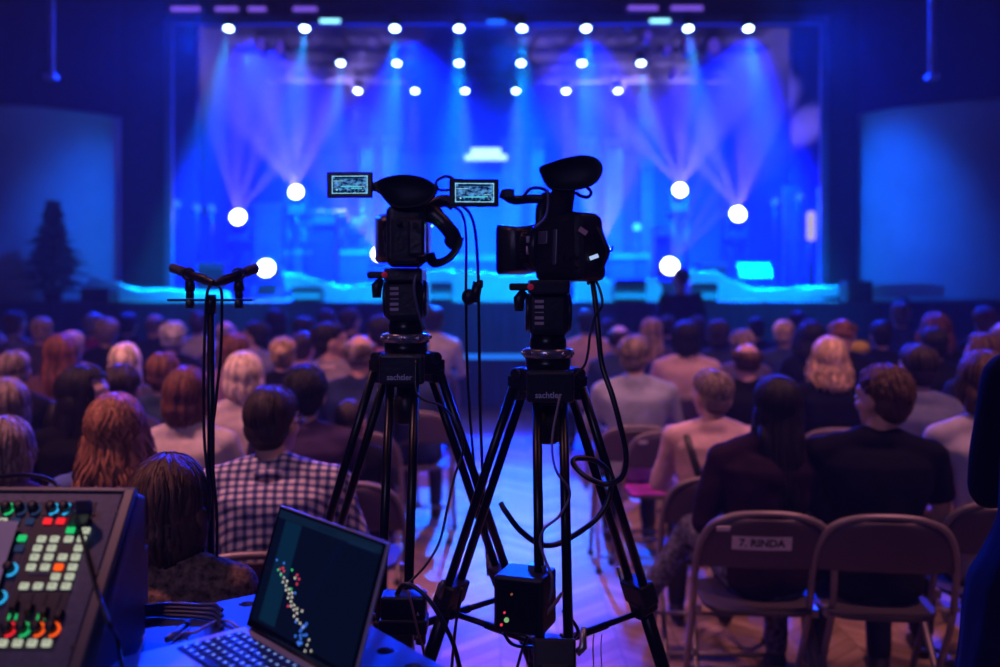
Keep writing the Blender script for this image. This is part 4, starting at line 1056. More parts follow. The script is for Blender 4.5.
def screen_mat():
    """live picture of a blue stage, made from procedural noise"""
    m = bpy.data.materials.new('viewfinder_picture'); m.use_nodes = True; nt = m.node_tree; nt.nodes.clear(); n = nt.nodes; l = nt.links
    tc = n.new('ShaderNodeTexCoord'); mp = n.new('ShaderNodeMapping'); nz = n.new('ShaderNodeTexNoise'); r = n.new('ShaderNodeValToRGB'); e = n.new('ShaderNodeEmission'); o = n.new('ShaderNodeOutputMaterial')
    mp.inputs['Scale'].default_value = (60, 1, 95); l.new(tc.outputs['Object'], mp.inputs[0]); l.new(mp.outputs[0], nz.inputs[0]); nz.inputs['Scale'].default_value = 1.6; nz.inputs['Detail'].default_value = 2
    l.new(nz.outputs['Fac'], r.inputs[0]); r.color_ramp.elements[0].position = .38; r.color_ramp.elements[0].color = (.002, .008, .07, 1); r.color_ramp.elements[1].position = .66; r.color_ramp.elements[1].color = (.12, .42, .95, 1)
    l.new(r.outputs[0], e.inputs[0]); e.inputs[1].default_value = .8; l.new(e.outputs[0], o.inputs[0]); return m
PIC = screen_mat(); FRM = glow('screen_lines', (.38, .85, .95), .9); DKP_ = glow('screen_dark', (.005, .03, .10), .6); CYP = glow('screen_cyan', (.10, .65, .80), .9)
def lcd(parent, org, c, w, h, rz, kind):
    """flip-out monitor: world centre c; org = world origin of the parent"""
    l = c-org
    bm = nb(); box(bm, (0, 0, 0), (w, .013, h)); o = obj('monitor', bm, PLAS, parent, bevel=.002); o.location = l; o.rotation_euler = (0, 0, rz)
    sw, sh = w*.80, h*.72
    bm = nb(); box(bm, (w*.01, -.0068, 0), (sw, .001, sh)); s = obj('screen', bm, PIC, o)
    y = -.0078; bm = nb()
    for z in (-1, 1): box(bm, (w*.01, y, z*sh*.46), (sw*.96, .0006, .0011))
    for x in (-1, 1): box(bm, (w*.01+x*sw*.48, y, 0), (.0011, .0006, sh*.93))
    box(bm, (-sw*.30, y, sh*.2), (sw*.28, .0006, .0009)); box(bm, (sw*.34, y, -sh*.1), (sw*.16, .0006, .0009)); box(bm, (-sw*.34, y, -sh*.28), (.003, .0006, .003)); box(bm, (sw*.38, y, -sh*.32), (.002, .0006, .002))
    obj('screen_frame_lines', bm, FRM, s)
    bm = nb()
    rnd = random.Random(5 if kind else 9)
    for k in range(9): ell(bm, (-sw*.40+k*sw*.1, y, -sh*.34+rnd.uniform(-.002, .001)), (.0035, .0004, .0035), nu=8, nv=4)
    box(bm, (0, y, sh*.37), (sw*.8, .0004, .004)); obj('screen_heads', bm, DKP_, s)
    bm = nb(); box(bm, (sw*.02, y-.0002, -sh*(.22 if kind else .1)), (sw*.5, .0004, .0024)); box(bm, (sw*.2, y-.0002, -sh*.2), (sw*.3, .0004, .002)); obj('screen_stage_edge', bm, CYP, s)
    return o
def eyecup(parent, W_, pts, cen, dd, dep):
    """large rubber eye cup; pts: its rim, cen: the centre"""
    q = [V(W_(x, y, dd)) for x, y in pts]; c = V(W_(cen[0], cen[1], dd)); n = len(q); rim = []
    for i in range(n):
        p0, p1, p2, p3 = q[i-1], q[i], q[(i+1) % n], q[(i+2) % n]
        for k in range(4):
            t = k/4; rim.append(.5*((2*p1)+(-p0+p2)*t+(2*p0-5*p1+4*p2-p3)*t*t+(-p0+3*p1-3*p2+p3)*t**3))
    prof = [(.42, dep), (.60, dep*.6), (.88, dep*.25), (.98, .006), (1.0, -.008), (.96, -.013), (.86, -.006), (.70, .006), (.45, .014), (.2, .016)]
    bm = nb(); rings(bm, [[c+(p-c)*f+V((0, yy, 0)) for p in rim] for f, yy in prof], True); bmesh.ops.recalc_face_normals(bm, faces=bm.faces[:])
    return obj('eyecup', bm, RUBBER, parent, smooth=True)
# ---- right camera: seen obliquely from its left rear, lens pointing away to the left
base = AR+V((0, 0, .143))
cR = thing('video_camera', 'black video camera with a boxy lens hood on the right tripod, lens turned left', 'video camera', base, 0)
th = math.radians(50); RB = Rz(th)          # body axis: lens direction (-sin, cos)
def W(px, py, dd=0.0): return P(px, py, 2.0+dd)-base
def body_obj(name, bm, m, parent, **k):
    o = obj(name, bm, m, parent, **k); return o
bm = nb(); box(bm, (0, .0, .072), (.096, .128, .140), taper=(.86, .9)); o = obj('camera_body', bm, PLAS, cR, bevel=.018, seg=3); o.rotation_euler = (0, 0, th); o.location = (.046, 0, 0); bodyR = o
bm = nb(); box(bm, (-.0455, .005, .072), (.006, .011, .072), rot=Ry(.05)); box(bm, (-.0450, .036, .092), (.006, .024, .026), rot=Ry(.05)); obj('side_trim', bm, GREYM, bodyR, bevel=.002)
bm = nb()
for k in range(6): cyl(bm, (-.044, -.048+.016*(k % 3), .03+.02*(k//3)), (-.050, -.048+.016*(k % 3), .03+.02*(k//3)), .0045, n=10)
obj('side_buttons', bm, BLACK, bodyR, smooth=False)
bm = nb(); lathe(bm, [(.042, 0), (.047, .004), (.047, .02), (.044, .024), (.044, .05), (.047, .054), (.047, .07), (.04, .075)], c=(-.004, .055, .074), rot=Rx(-PI/2), n=32); o = obj('lens_barrel', bm, PLAS, bodyR, smooth=True)
bm = nb()
for k in range(40):
    a = 2*PI*k/40; box(bm, (-.004+math.cos(a)*.0475, .088, .074+math.sin(a)*.0475), (.003, .016, .003), rot=Ry(-a))
obj('focus_ring_ribs', bm, BLACK, o)
bm = nb(); cyl(bm, (-.049, .072, .082), (-.049, .072, .096), .004, n=8); cyl(bm, (-.049, .074, .075), (-.049, .074, .058), .003, n=6); obj('lens_scale', bm, mat('lens_scale_print', (.6, .5, .6), .4), o)
# square hood: open box flaring to the front
bm = nb(); rs = []
for yy, w_, h_ in ((.100, .080, .074), (.105, .098, .088), (.150, .112, .106), (.150, .102, .096), (.112, .085, .076)):
    c8 = []
    for sx, sz in ((-1, -1), (-1, -.8), (-1, .8), (-1, 1), (-.85, 1), (.85, 1), (1, 1), (1, .8), (1, -.8), (1, -1), (.85, -1), (-.85, -1)):
        q = .93 if abs(sx) == 1 and abs(sz) == 1 else 1
        c8.append(V((-.004+sx*w_/2*q, yy, .070+sz*h_/2*q)))
    rs.append(c8)
rings(bm, rs, True); bmesh.ops.recalc_face_normals(bm, faces=bm.faces[:]); obj('lens_hood', bm, PLAS, bodyR)
bm = nb(); lathe(bm, [(.038, 0), (.03, .006), (.01, .009)], c=(-.004, .109, .070), rot=Rx(-PI/2), n=24); obj('front_glass', bm, mat('lens_glass', (.02, .02, .06), .05, coat=1), bodyR, smooth=True)
# hand grip and strap on the right side of the body
bm = nb(); tube(bm, [W(584, 222), W(594, 232), W(600, 250), W(596, 268), W(584, 279)], [.014, .019, .020, .017, .012], 12); obj('hand_grip', bm, PLAS, cR, smooth=True)
bm = nb(); tube(bm, smooth_path([W(583, 218, -.01), W(594, 222, -.02), W(605, 242, -.03), W(608, 254, -.03), W(600, 270, -.02), W(588, 284, -.01)], 4), .009, 8, flat=.35); gs = obj('hand_strap', bm, BLACK, cR, smooth=True)
bm = nb(); tube(bm, [W(606, 254, -.035), W(612, 250, -.035), W(613, 246, -.035)], .0025, 6); obj('strap_tab', bm, BLACK, gs)
bm = nb(); box(bm, W(583, 231, -.075), (.018, .002, .010), rot=Ry(.6)); obj('pink_sticker', bm, mat('pink_paper', (.75, .38, .42), .6), cR)
bm = nb(); box(bm, W(594, 257, -.06), (.018, .003, .008), rot=Ry(-.35)); obj('white_tape', bm, glow('tape_glow', (.45, .62, 1.0), .9), cR)  # tape glows by itself; its brightness is put into the material
# handle: front post, top bar, rear post with viewfinder
bm = nb(); tube(bm, smooth_path([W(541, 225, .03), W(542, 208, .03), W(548, 199, .02), W(556, 197, 0)], 4), [.013]*13, 10); obj('handle_front_post', bm, PLAS, cR, smooth=True)
bm = nb(); tube(bm, smooth_path([W(556, 232, -.0), W(560, 214, -.01), W(563, 196, -.03), W(564, 186, -.05)], 4), [.026, .026, .026, .026, .025, .025, .024, .024, .024, .024, .024, .024, .024], 14, flat=.8); obj('viewfinder_post', bm, PLAS, cR, smooth=True)
bm = nb(); tube(bm, smooth_path([W(545, 199, .02), W(530, 199, .02), W(514, 200, .01), W(505, 195, 0), W(501, 193, 0)], 4), .010, 10); obj('monitor_arm', bm, PLAS, cR, smooth=True)
bm = nb(); box(bm, W(509, 194), (.022, .024, .020)); obj('monitor_hinge', bm, BLACK, cR, bevel=.003)
bm = nb(); tube(bm, smooth_path([W(523, 197, .0), W(530, 189, .0), W(540, 188, 0), W(548, 192, 0), W(542, 195, 0)], 5), .0035, 8); obj('microphone_holder', bm, BLACK, cR, smooth=True)
bm = nb(); tube(bm, smooth_path([W(548, 190, -.03), W(548, 205, -.03), W(545, 218, -.03), W(534, 228, -.03)], 5), .003, 8); obj('handle_cable', bm, mat('grey_cable', (.15, .15, .25), .4), cR, smooth=True)
lcd(cR, base, P(474, 193, 1.97), .100, .056, .06, 1)
eyecup(cR, W, [(539, 168), (550, 163), (566, 158), (583, 155.5), (597, 159), (602.5, 169), (598, 181), (587, 188), (568, 191), (551, 189.5), (545, 184), (541, 176)], (568, 175), -.08, .06)
bm = nb(); tube(bm, smooth_path([W(586, 186, -.04), W(591, 192, -.04), W(588, 197, -.04), W(581, 196, -.04), W(576, 193, -.03)], 5), .0035, 8); obj('diopter_loop', bm, BLACK, cR, smooth=True)
bm = nb(); ell(bm, W(573, 215, -.03), (.012, .010, .008), nu=14, nv=8); cyl(bm, W(573, 215, -.03), W(566, 219, -.02), .005, n=8); obj('knurled_knob', bm, BLACK, cR, smooth=True)
bm = nb(); tube(bm, smooth_path([W(574, 222, -.03), W(582, 223, -.03), W(588, 230, -.03), W(590, 236, -.03)], 4), .004, 8); obj('handle_rear_loop', bm, BLACK, cR, smooth=True)

# ---- left camera: seen from behind
base = AL+V((0, 0, .146))
cL = thing('video_camera', 'black video camera seen from behind on the left tripod, marked R3', 'video camera', base, 0)
def W(px, py, dd=0.0): return P(px, py, 2.1+dd)-base
bm = nb(); box(bm, (0, .02, .070), (.084, .18, .130)); bodyL = obj('camera_body', bm, PLAS, cL, bevel=.016, seg=3); bodyL.rotation_euler = (0, 0, .10)
bm = nb(); box(bm, (-.002, -.088, .058), (.056, .06, .095)); obj('battery', bm, PLAS, bodyL, bevel=.006)
bm = nb(); lathe(bm, [(.044, 0), (.046, .02), (.046, .07), (.04, .075)], c=(-.006, .11, .078), rot=Rx(-PI/2), n=28); obj('lens_barrel', bm, PLAS, bodyL, smooth=True)
bm = nb(); rs = []
for yy, w_, h_ in ((.175, .09, .08), (.185, .112, .095), (.25, .135, .118), (.25, .125, .108), (.19, .10, .08)):
    rs.append([V((-.006+sx*w_/2, yy, .078+sz*h_/2)) for sx, sz in ((-1, -.85), (-1, .85), (-.85, 1), (.85, 1), (1, .85), (1, -.85), (.85, -1), (-.85, -1))])
rings(bm, rs, True); bmesh.ops.recalc_face_normals(bm, faces=bm.faces[:]); obj('lens_hood', bm, PLAS, bodyL)
bm = nb(); tube(bm, [W(404, 222), W(404, 212, -.01), W(404, 200, -.02)], [.03, .026, .022], 14); obj('viewfinder_post', bm, PLAS, cL, smooth=True)
eyecup(cL, W, [(376, 186), (380, 180), (392, 176), (408, 175), (424, 178), (434, 184), (438, 190), (434, 198), (424, 205), (408, 208.5), (393, 207), (384, 199)], (407, 191), -.08, .06)
bm = nb(); tube(bm, smooth_path([W(392, 190), W(382, 188), W(376, 187), W(370, 187)], 4), [.016]*3+[.013]*4+[.010]*6, 10); obj('monitor_arm', bm, PLAS, cL, smooth=True)
bm = nb(); box(bm, W(379, 187), (.016, .02, .022)); obj('monitor_hinge', bm, BLACK, cL, bevel=.003)
lcd(cL, base, P(350, 185, 2.08), .098, .055, -.06, 0)
bm = nb(); tube(bm, smooth_path([W(438, 190), W(436, 182), W(443, 177), W(450, 177), W(456, 182)], 5), .0035, 8); tube(bm, smooth_path([W(432, 186), W(440, 190), W(450, 190)], 5), .003, 8); obj('cable_loop', bm, BLACK, cL, smooth=True)
bm = nb(); tube(bm, smooth_path([W(414, 214), W(426, 208), W(436, 203), W(446, 201), W(454, 205)], 4), [.014]*17, 10); obj('microphone', bm, BLACK, cL, smooth=True)
bm = nb(); tube(bm, smooth_path([W(418, 212, -.02), W(432, 214, -.03), W(444, 224, -.04), W(454, 238, -.03), W(450, 244, -.02)], 4), [.020]*6+[.017]*11, 10); obj('hand_grip', bm, PLAS, cL, smooth=True)
bm = nb(); tube(bm, smooth_path([W(460, 238, -.04), W(456, 250, -.05), W(446, 260, -.05), W(434, 263, -.04), W(430, 254, -.03)], 4), .011, 8, flat=.4); obj('hand_strap', bm, BLACK, cL, smooth=True)
bm = nb(); cyl(bm, W(432, 226, -.06), W(432, 226, -.064), .003, n=10); obj('power_light', bm, glow('green_led', (.25, .9, .1), 2), cL)
me = text_mesh('R3', .020, .0006, .0012)
for v in me.vertices: v.co = W(417, 240, -.125)+V((v.co.x, -v.co.z, v.co.y))
obj('marking', me, mat('orange_print', (.95, .42, .38), .5), cL)
bm = nb(); box(bm, W(417, 238, -.10), (.034, .06, .075)); obj('side_battery', bm, PLAS, cL, bevel=.006)
bm = nb()
for x, y in ((415, 225), (419, 230), (398, 222)): cyl(bm, W(x, y, -.11), W(x, y, -.135), .006, n=12)
obj('rear_knob', bm, BLACK, cL, smooth=False)
bm = nb(); tube(bm, smooth_path([W(420, 262, -.06), W(414, 285, -.07), W(418, 310, -.05), W(424, 330, -.04)], 5), .003, 6); obj('thin_cable', bm, mat('grey_cable', (.15, .15, .25), .4), cL, smooth=True)

# ---- box on the right tripod, hub box on the left tripod
t = thing('power_box', 'black equipment box with small red and green lights on the right tripod leg', 'equipment box', P(522, 628, 1.80)); t.rotation_euler = (0, 0, -.35)
bm = nb(); box(bm, (0, .02, .048), (.095, .09, .105)); obj('case', bm, BLACK, t, bevel=.006)
bm = nb(); box(bm, (0, -.026, .048), (.08, .003, .09)); pn = obj('front_panel', bm, BLACKM, t)
for x, z, m_, r in ((-.02, .022, 'g', .0045), (-.024, .035, 'r', .002), (-.03, .012, 'r', .0025), (-.01, .07, 'o', .002)):
    bm = nb(); cyl(bm, (x, -.028, z), (x, -.031, z), r, n=12); obj('indicator_light', bm, {'g': glow('dim_green_led', (.3, .6, .25), .7), 'r': glow('dim_red_led', (.9, .05, .1), .8), 'o': glow('dim_orange_led', (.6, .2, .1), .4)}[m_], pn)
bm = nb(); box(bm, (.02, .03, .106), (.03, .02, .012)); obj('top_connector', bm, GREYM, t)
bm = nb(); cyl(bm, (.05, .03, .03), (.05, .03, .045), .05, n=6); 
bm.free()
t = thing('junction_box', 'black box clamped between the front leg tubes of the left tripod', 'equipment box', P(404, 628, 1.80))
bm = nb(); box(bm, (0, 0, .042), (.082, .05, .045)); box(bm, (0, -.002, .010), (.088, .056, .028)); obj('case', bm, BLACK, t, bevel=.004)
bm = nb(); cyl(bm, (.028, -.026, .035), (.028, -.030, .035), .003, n=8); obj('screw', bm, CHROME, t)

# ---- cables
CB = mat('black_cable', (.012, .012, .016), .35)
CB2 = mat('brown_cable', (.30, .17, .16), .5)
def cab(label, pts, r=.0035, m=CB, group='cables hanging round the tripods', k=6):
    bm = nb(); cable(bm, [P(*p) for p in pts], r, k, 7)
    return tag(obj('cable', bm, m, smooth=True), label, 'cable', group)
def dz(a, D, pts): return [(x, y, D) for x, y in pts]
cab('black cable dropping straight down from the left camera, left one of the pair', [(452, 205, 2.1), (462, 214, 2.1), (466, 235, 2.1), (466, 290, 2.1), (467, 360, 2.12), (471, 430, 2.15), (478, 500, 2.2), (486, 545, 2.25), (488, 575, 2.3)], .0032)
cab('black cable dropping straight down from the left camera, right one of the pair', [(450, 204, 2.1), (464, 207, 2.1), (474, 225, 2.1), (478, 270, 2.1), (479, 330, 2.1), (480, 400, 2.12), (482, 460, 2.15), (486, 520, 2.2), (490, 560, 2.25)], .0036)
t = thing('cable_joiner', 'black lumpy connector joining the two hanging cables by the left camera', 'connector', P(472, 294, 2.1))
bm = nb(); o_ = P(472, 294, 2.1); ell(bm, P(469, 297, 2.1)-o_, (.016, .014, .018), nu=16, nv=10); cyl(bm, P(474, 302, 2.1)-o_, P(478, 282, 2.1)-o_, .011, n=12); obj('plug_body', bm, BLACK, t, smooth=True)
bm = nb(); box(bm, P(480, 284, 2.1)-o_, (.014, .014, .018)); obj('clip', bm, BLACK, t, bevel=.003)
cab('thick black cable running from the right camera down the right tripod leg', [(591, 272, 2.0), (595, 300, 1.98), (598, 330, 1.96), (602, 365, 1.95), (612, 395, 1.93), (620, 425, 1.92), (626, 455, 1.92), (622, 477, 1.92), (606, 484, 1.93), (590, 479, 1.93), (578, 470, 1.94), (573, 462, 1.95), (578, 458, 1.96), (596, 461, 1.97), (610, 475, 1.97), (609, 497, 1.95), (602, 512, 1.94), (588, 526, 1.93), (560, 543, 1.9), (540, 544, 1.88), (520, 530, 1.87), (506, 512, 1.86), (501, 503, 1.87)], .0058)
cab('thin black cable curling off the right camera past the leg top', [(593, 275, 2.0), (600, 290, 1.98), (602, 305, 1.97), (594, 318, 1.96), (590, 335, 1.95), (588, 352, 1.95), (584, 366, 1.95), (572, 378, 1.93), (562, 392, 1.92), (562, 408, 1.9)], .0028)
cab('thin cable with a loop from the tripod bowl down to the left spreader', [(416, 360, 2.0), (416, 390, 1.98), (424, 400, 1.97), (440, 405, 1.96), (452, 416, 1.96), (461, 434, 1.95), (463, 452, 1.95), (455, 475, 1.94), (448, 505, 1.92), (440, 540, 1.9), (428, 562, 1.87), (414, 578, 1.84), (398, 592, 1.82)], .0026)
cab('wavy thin cable falling from the right camera plate to the black box', [(560, 395, 1.9), (552, 440, 1.86), (556, 470, 1.84), (570, 492, 1.84), (560, 515, 1.83), (545, 528, 1.82), (540, 542, 1.82), (546, 562, 1.81), (552, 578, 1.8), (550, 598, 1.8), (540, 615, 1.79)], .0026, m=mat('grey_cable', (.15, .15, .25), .4))
cab('thick black cable leaving the left junction box toward the lower right', [(396, 596, 1.8), (403, 585, 1.79), (416, 588, 1.78), (432, 604, 1.77), (446, 628, 1.76), (456, 652, 1.75), (464, 690, 1.74)], .0045)
cab('thin brown cable falling beside the left junction box', [(408, 590, 1.76), (413, 610, 1.76), (418, 632, 1.76), (424, 655, 1.76), (426, 700, 1.76)], .0024, m=CB2)
cab('black cable hanging off the crossed tripod legs', [(462, 588, 2.1), (458, 610, 2.1), (454, 640, 2.1), (450, 690, 2.1)], .0035)
cab('short brown cable leaning on the black equipment box', [(562, 592, 1.78), (556, 602, 1.78), (548, 612, 1.79), (541, 622, 1.79)], .0035, m=CB2)
cab('small looped cable under the black equipment box', [(503, 632, 1.85), (512, 644, 1.85), (530, 647, 1.85), (548, 645, 1.85), (556, 640, 1.86)], .0034)
cab('cable crossing down beneath the black equipment box', [(528, 636, 1.85), (522, 650, 1.85), (514, 680, 1.85)], .003)
cab('curled cable right beside the spreader hub of the right tripod', [(562, 610, 1.9), (572, 620, 1.9), (578, 632, 1.9), (570, 640, 1.92), (560, 634, 1.93)], .0035)
for x, lab in ((594, 'left'), (602, 'right')):
    cab('thin cable tie hanging from the right spreader arm, %s one' % lab, [(x, 634, 2.05), (x-1, 650, 2.05), (x+1, 690, 2.05)], .0012)

# ---- pair of microphones on a tall stand
MD = 2.15; b0 = P(211, 300, MD)
t = thing('microphone_stand', 'tall black microphone stand with a stereo bar, left of the cameras', 'microphone stand', (b0.x, b0.y, 0))
zb = P(211, 300, MD).z
bm = nb(); cyl(bm, (0, 0, .02), (0, 0, .95), .012, n=12); cyl(bm, (0, 0, .93), (0, 0, zb), .0085, n=12); cyl(bm, (0, 0, .90), (0, 0, .97), .018, n=14); cyl(bm, (0, 0, zb-.03), (0, 0, zb+.012), .012, n=12); obj('pole', bm, BLACKM, t, smooth=True)
bm = nb(); box(bm, (0, 0, zb), ((253-168)/F*MD, .018, .005)); obj('stereo_bar', bm, BLACKM, t)
for k in range(3):
    a = .5+k*2.09; bm = nb(); cyl(bm, (0, 0, .22), (math.cos(a)*.30, math.sin(a)*.30, .015), .009, n=8); cyl(bm, (math.cos(a)*.14, math.sin(a)*.14, .128), (0, 0, .06), .006, n=6); l_ = obj('leg', bm, BLACKM, t)
    bm = nb(); ell(bm, (math.cos(a)*.30, math.sin(a)*.30, .014), (.014, .014, .013), nu=10, nv=6); obj('rubber_foot', bm, RUBBER, l_)
for nm, a, b, cx, lab in (('l', (173, 268), (214, 283), 190, 'slim black condenser microphone pointing left on the stereo bar'), ('r', (256, 268), (215, 284), 239, 'slim black condenser microphone pointing right on the stereo bar')):
    A_ = P(a[0], a[1], MD+.05); B_2 = P(b[0], b[1], MD-.06)
    q = thing('condenser_microphone', lab, 'microphone', A_.lerp(B_2, .5)); c = A_.lerp(B_2, .5)
    bm = nb(); cyl(bm, A_.lerp(B_2, .0)-c, A_.lerp(B_2, .30)-c, .0115, n=16); hd_ = obj('capsule', bm, mat('microphone_grille', (.05, .05, .06), .5, .5, bump=.6, scale=300), q, bevel=.002)
    bm = nb(); cyl(bm, A_.lerp(B_2, .30)-c, A_.lerp(B_2, .84)-c, .0105, n=16); obj('microphone_body', bm, mat('microphone_body', (.035, .03, .04), .3, .6), q, bevel=.001)
    bm = nb(); cyl(bm, A_.lerp(B_2, .82)-c, A_.lerp(B_2, 1)-c, .010, .0065, n=12); obj('plug', bm, BLACK, q, bevel=.001)
    u = .42; m_ = A_.lerp(B_2, u)
    pc = V((P(cx, 300, MD).x-b0.x, 0, 0))
    bm = nb(); cyl(bm, pc+V((0, 0, zb+.003)), pc+V((0, 0, zb+.022)), .009, n=12); cyl(bm, pc+V((0, 0, zb-.018)), pc+V((0, 0, zb)), .010, n=12); tube(bm, [pc+V((0, 0, zb+.02)), pc+V((0, 0, zb+.045)), pc+V((0, 0, m_.z-.012))], [.012, .010, .007], 12); tube(bm, [pc+V((math.cos(g)*.013, -.01, m_.z+math.sin(g)*.013)) for g in [2*PI*j/12 for j in range(13)]], .003, 6); obj('clip', bm, BLACK, t)
G2 = 'cables on the microphone stand'
cab('microphone cable looping up to the left microphone and down the stand', [(213, 281, 2.09), (208, 290, 2.12), (206, 305, 2.14), (204, 360, 2.13), (204, 430, 2.13), (207, 470, 2.12), (210, 500, 2.12), (202, 560, 2.12), (203, 620, 2.12), (206, 680, 2.13)], .0034, group=G2)
cab('microphone cable looping from the right microphone down the stand', [(215, 282, 2.09), (221, 290, 2.12), (222, 305, 2.13), (221, 350, 2.13), (216, 400, 2.12), (212, 440, 2.12), (214, 480, 2.12), (217, 520, 2.12), (216, 600, 2.12), (214, 680, 2.13)], .0034, group=G2)
# ================================================================== control desk
DZ = 1.045
K = V((-.355, 1.727, 0)); rx = V((.6, -.8, 0)); ry = V((-.8, -.6, 0))
def desk_pt(a, b, z=0): return K + rx*a + ry*b + V((0, 0, DZ+z))
def cut_holes(bm, holes, r, z0, z1):
    bmesh.ops.recalc_face_normals(bm, faces=bm.faces[:])
    me = bpy.data.meshes.new('tmp'); bm.to_mesh(me); bm.free(); o = bpy.data.objects.new('tmp', me); _TS.collection.objects.link(o)
    b2 = nb()
    for h in holes: cyl(b2, (h[0], h[1], z0), (h[0], h[1], z1), r, n=20)
    bmesh.ops.recalc_face_normals(b2, faces=b2.faces[:]); me2 = bpy.data.meshes.new('tmp2'); b2.to_mesh(me2); b2.free(); o2 = bpy.data.objects.new('tmp2', me2); _TS.collection.objects.link(o2)
    md = o.modifiers.new('b', 'BOOLEAN'); md.operation = 'DIFFERENCE'; md.object = o2; md.solver = 'EXACT'
    with bpy.context.temp_override(scene=_TS, view_layer=_TS.view_layers[0]): dg = bpy.context.evaluated_depsgraph_get()
    out = bpy.data.meshes.new_from_object(o.evaluated_get(dg)); bpy.data.objects.remove(o); bpy.data.objects.remove(o2); return out
DW, DL = .92, 1.35
t = thing('control_desk', 'blue lit desk with round holes in its top, holding the console and the laptop', 'desk', (K.x, K.y, 0), math.atan2(rx.y, rx.x))
bm = nb(); box(bm, (DW/2, -DL/2, DZ-.011), (DW, DL, .022))
holes = [(.10+.085*i, -.045-.085*j) for i in range(8) for j in range(2)] + [(.03, -.16-.1*j) for j in range(5)]
me = cut_holes(bm, [(.06+.075*i, -.035) for i in range(10)]+[(.04, -.115-.085*j) for j in range(6)], .013, DZ-.05, DZ+.05)
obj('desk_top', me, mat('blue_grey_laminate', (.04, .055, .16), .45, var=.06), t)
bm = nb(); box(bm, (DW/2, -DL/2, DZ-.06), (DW-.06, DL-.06, .004)); obj('lower_tray', bm, BLACK, t)
for x in (.03, DW-.03):
    for y in (-.03, -DL+.03):
        bm = nb(); box(bm, (x, y, (DZ-.022)/2), (.04, .04, DZ-.022)); obj('leg', bm, BLACKM, t)
for y in (-.03, -DL+.03):
    bm = nb(); box(bm, (DW/2, y, .35), (DW-.1, .025, .04)); obj('rail', bm, BLACKM, t)

# ---- mixing console
C0 = V((-.529, 1.42, 1.276)); U = V((-1, .03, 0)).normalized(); SLP = (P(85, 667, 1.20)-C0); SLP = SLP.normalized()
NRM = SLP.cross(U).normalized(); NRM = NRM if NRM.z > 0 else -NRM
def pan(px, py, h=0.0):
    d = P(px, py, 1.0)-V((0, 0, CH)); o = V((0, 0, CH)); q = C0+NRM*h
    return o + d*((q-o).dot(NRM)/d.dot(NRM))
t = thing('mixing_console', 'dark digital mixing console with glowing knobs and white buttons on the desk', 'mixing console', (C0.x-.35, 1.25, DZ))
org = V((C0.x-.35, 1.25, DZ))
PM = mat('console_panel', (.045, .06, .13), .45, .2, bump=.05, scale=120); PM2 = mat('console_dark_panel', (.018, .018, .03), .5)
LW = .80; S = .36
a, b = C0, C0+SLP*S
def cshape(x): return [x, ]
bm = nb()
prof = [C0+V((0, .0, 0)), C0+V((0, .035, -.012)), V((C0.x, C0.y+.035, DZ+.01)), V((C0.x, b.y-.01, DZ+.01)), V((b.x, b.y-.012, b.z-.03)), b]
r1 = [p-org for p in prof]; r2 = [p+U*LW-org for p in prof]
rings(bm, [r1, r2], True); bmesh.ops.recalc_face_normals(bm, faces=bm.faces[:])
body = obj('chassis', bm, mat('console_chassis', (.05, .05, .085), .4, .3), t, bevel=.006)
def slab(name, corners, h0, h1, m, parent=t, bevel=0):
    bm = nb(); rings(bm, [[p+NRM*h0-org for p in corners], [p+NRM*h1-org for p in corners]], True); bmesh.ops.recalc_face_normals(bm, faces=bm.faces[:])
    return obj(name, bm, m, parent, bevel=bevel)
ex = .004
slab('top_panel', [C0-SLP*-.006+U*.02, C0+SLP*.006+U*LW, b-SLP*.004+U*LW, b-SLP*.004+U*.02], 0, .0035, PM, bevel=.001)
slab('side_cheek', [C0+SLP*.0, C0+U*.018, b+U*.018, b], 0, .009, mat('console_cheek', (.05, .05, .08), .35), bevel=.003)
slab('rear_edge', [C0+SLP*-.004, C0+SLP*.005, C0+SLP*.005+U*LW, C0+SLP*-.004+U*LW], 0, .007, mat('console_cheek', (.05, .05, .08), .35), bevel=.002)
slab('control_field', [pan(41, 504), pan(98, 504), pan(54, 652), pan(-5, 652)], .0035, .0045, PM2)
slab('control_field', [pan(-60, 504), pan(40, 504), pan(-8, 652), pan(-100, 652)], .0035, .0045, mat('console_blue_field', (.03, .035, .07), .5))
for pts in (([(43, 516), (96, 516), (95.5, 517), (43, 517)]), ([(30, 575), (50, 575), (50, 577), (30, 577)]), ([(20, 592), (73, 592), (73, 593), (20, 593)])):
    slab('divider', [pan(*p) for p in pts], .0045, .006, PM)
def G(n, c, s): return glow('led_'+n, c, s)
WBT = G('white', (.62, .66, .50), .75); RED_ = G('red', (.95, .02, .03), 1.1); GRN = G('green', (.02, .65, .18), .9); ORG = G('orange', (1.0, .10, .01), 1.2); BLU = G('blue', (.03, .42, .85), 1.1); DIM = G('dim', (.03, .05, .13), .7)
def button(px, py, m, w=.0125, h=.0105):
    c = pan(px, py, .0045)-org; fr = Matrix((U*-1, SLP*-1, NRM)).transposed()
    bm = nb(); box(bm, c+NRM*.002, (w, h, .004), rot=fr); o = obj('button', bm, m, t, bevel=.0022, seg=2, ang=60)
    if m is WBT:
        bm = nb(); box(bm, c+NRM*.0043, (w*.35, .001, .0003), rot=fr); obj('button_mark', bm, INK, o)
    return o
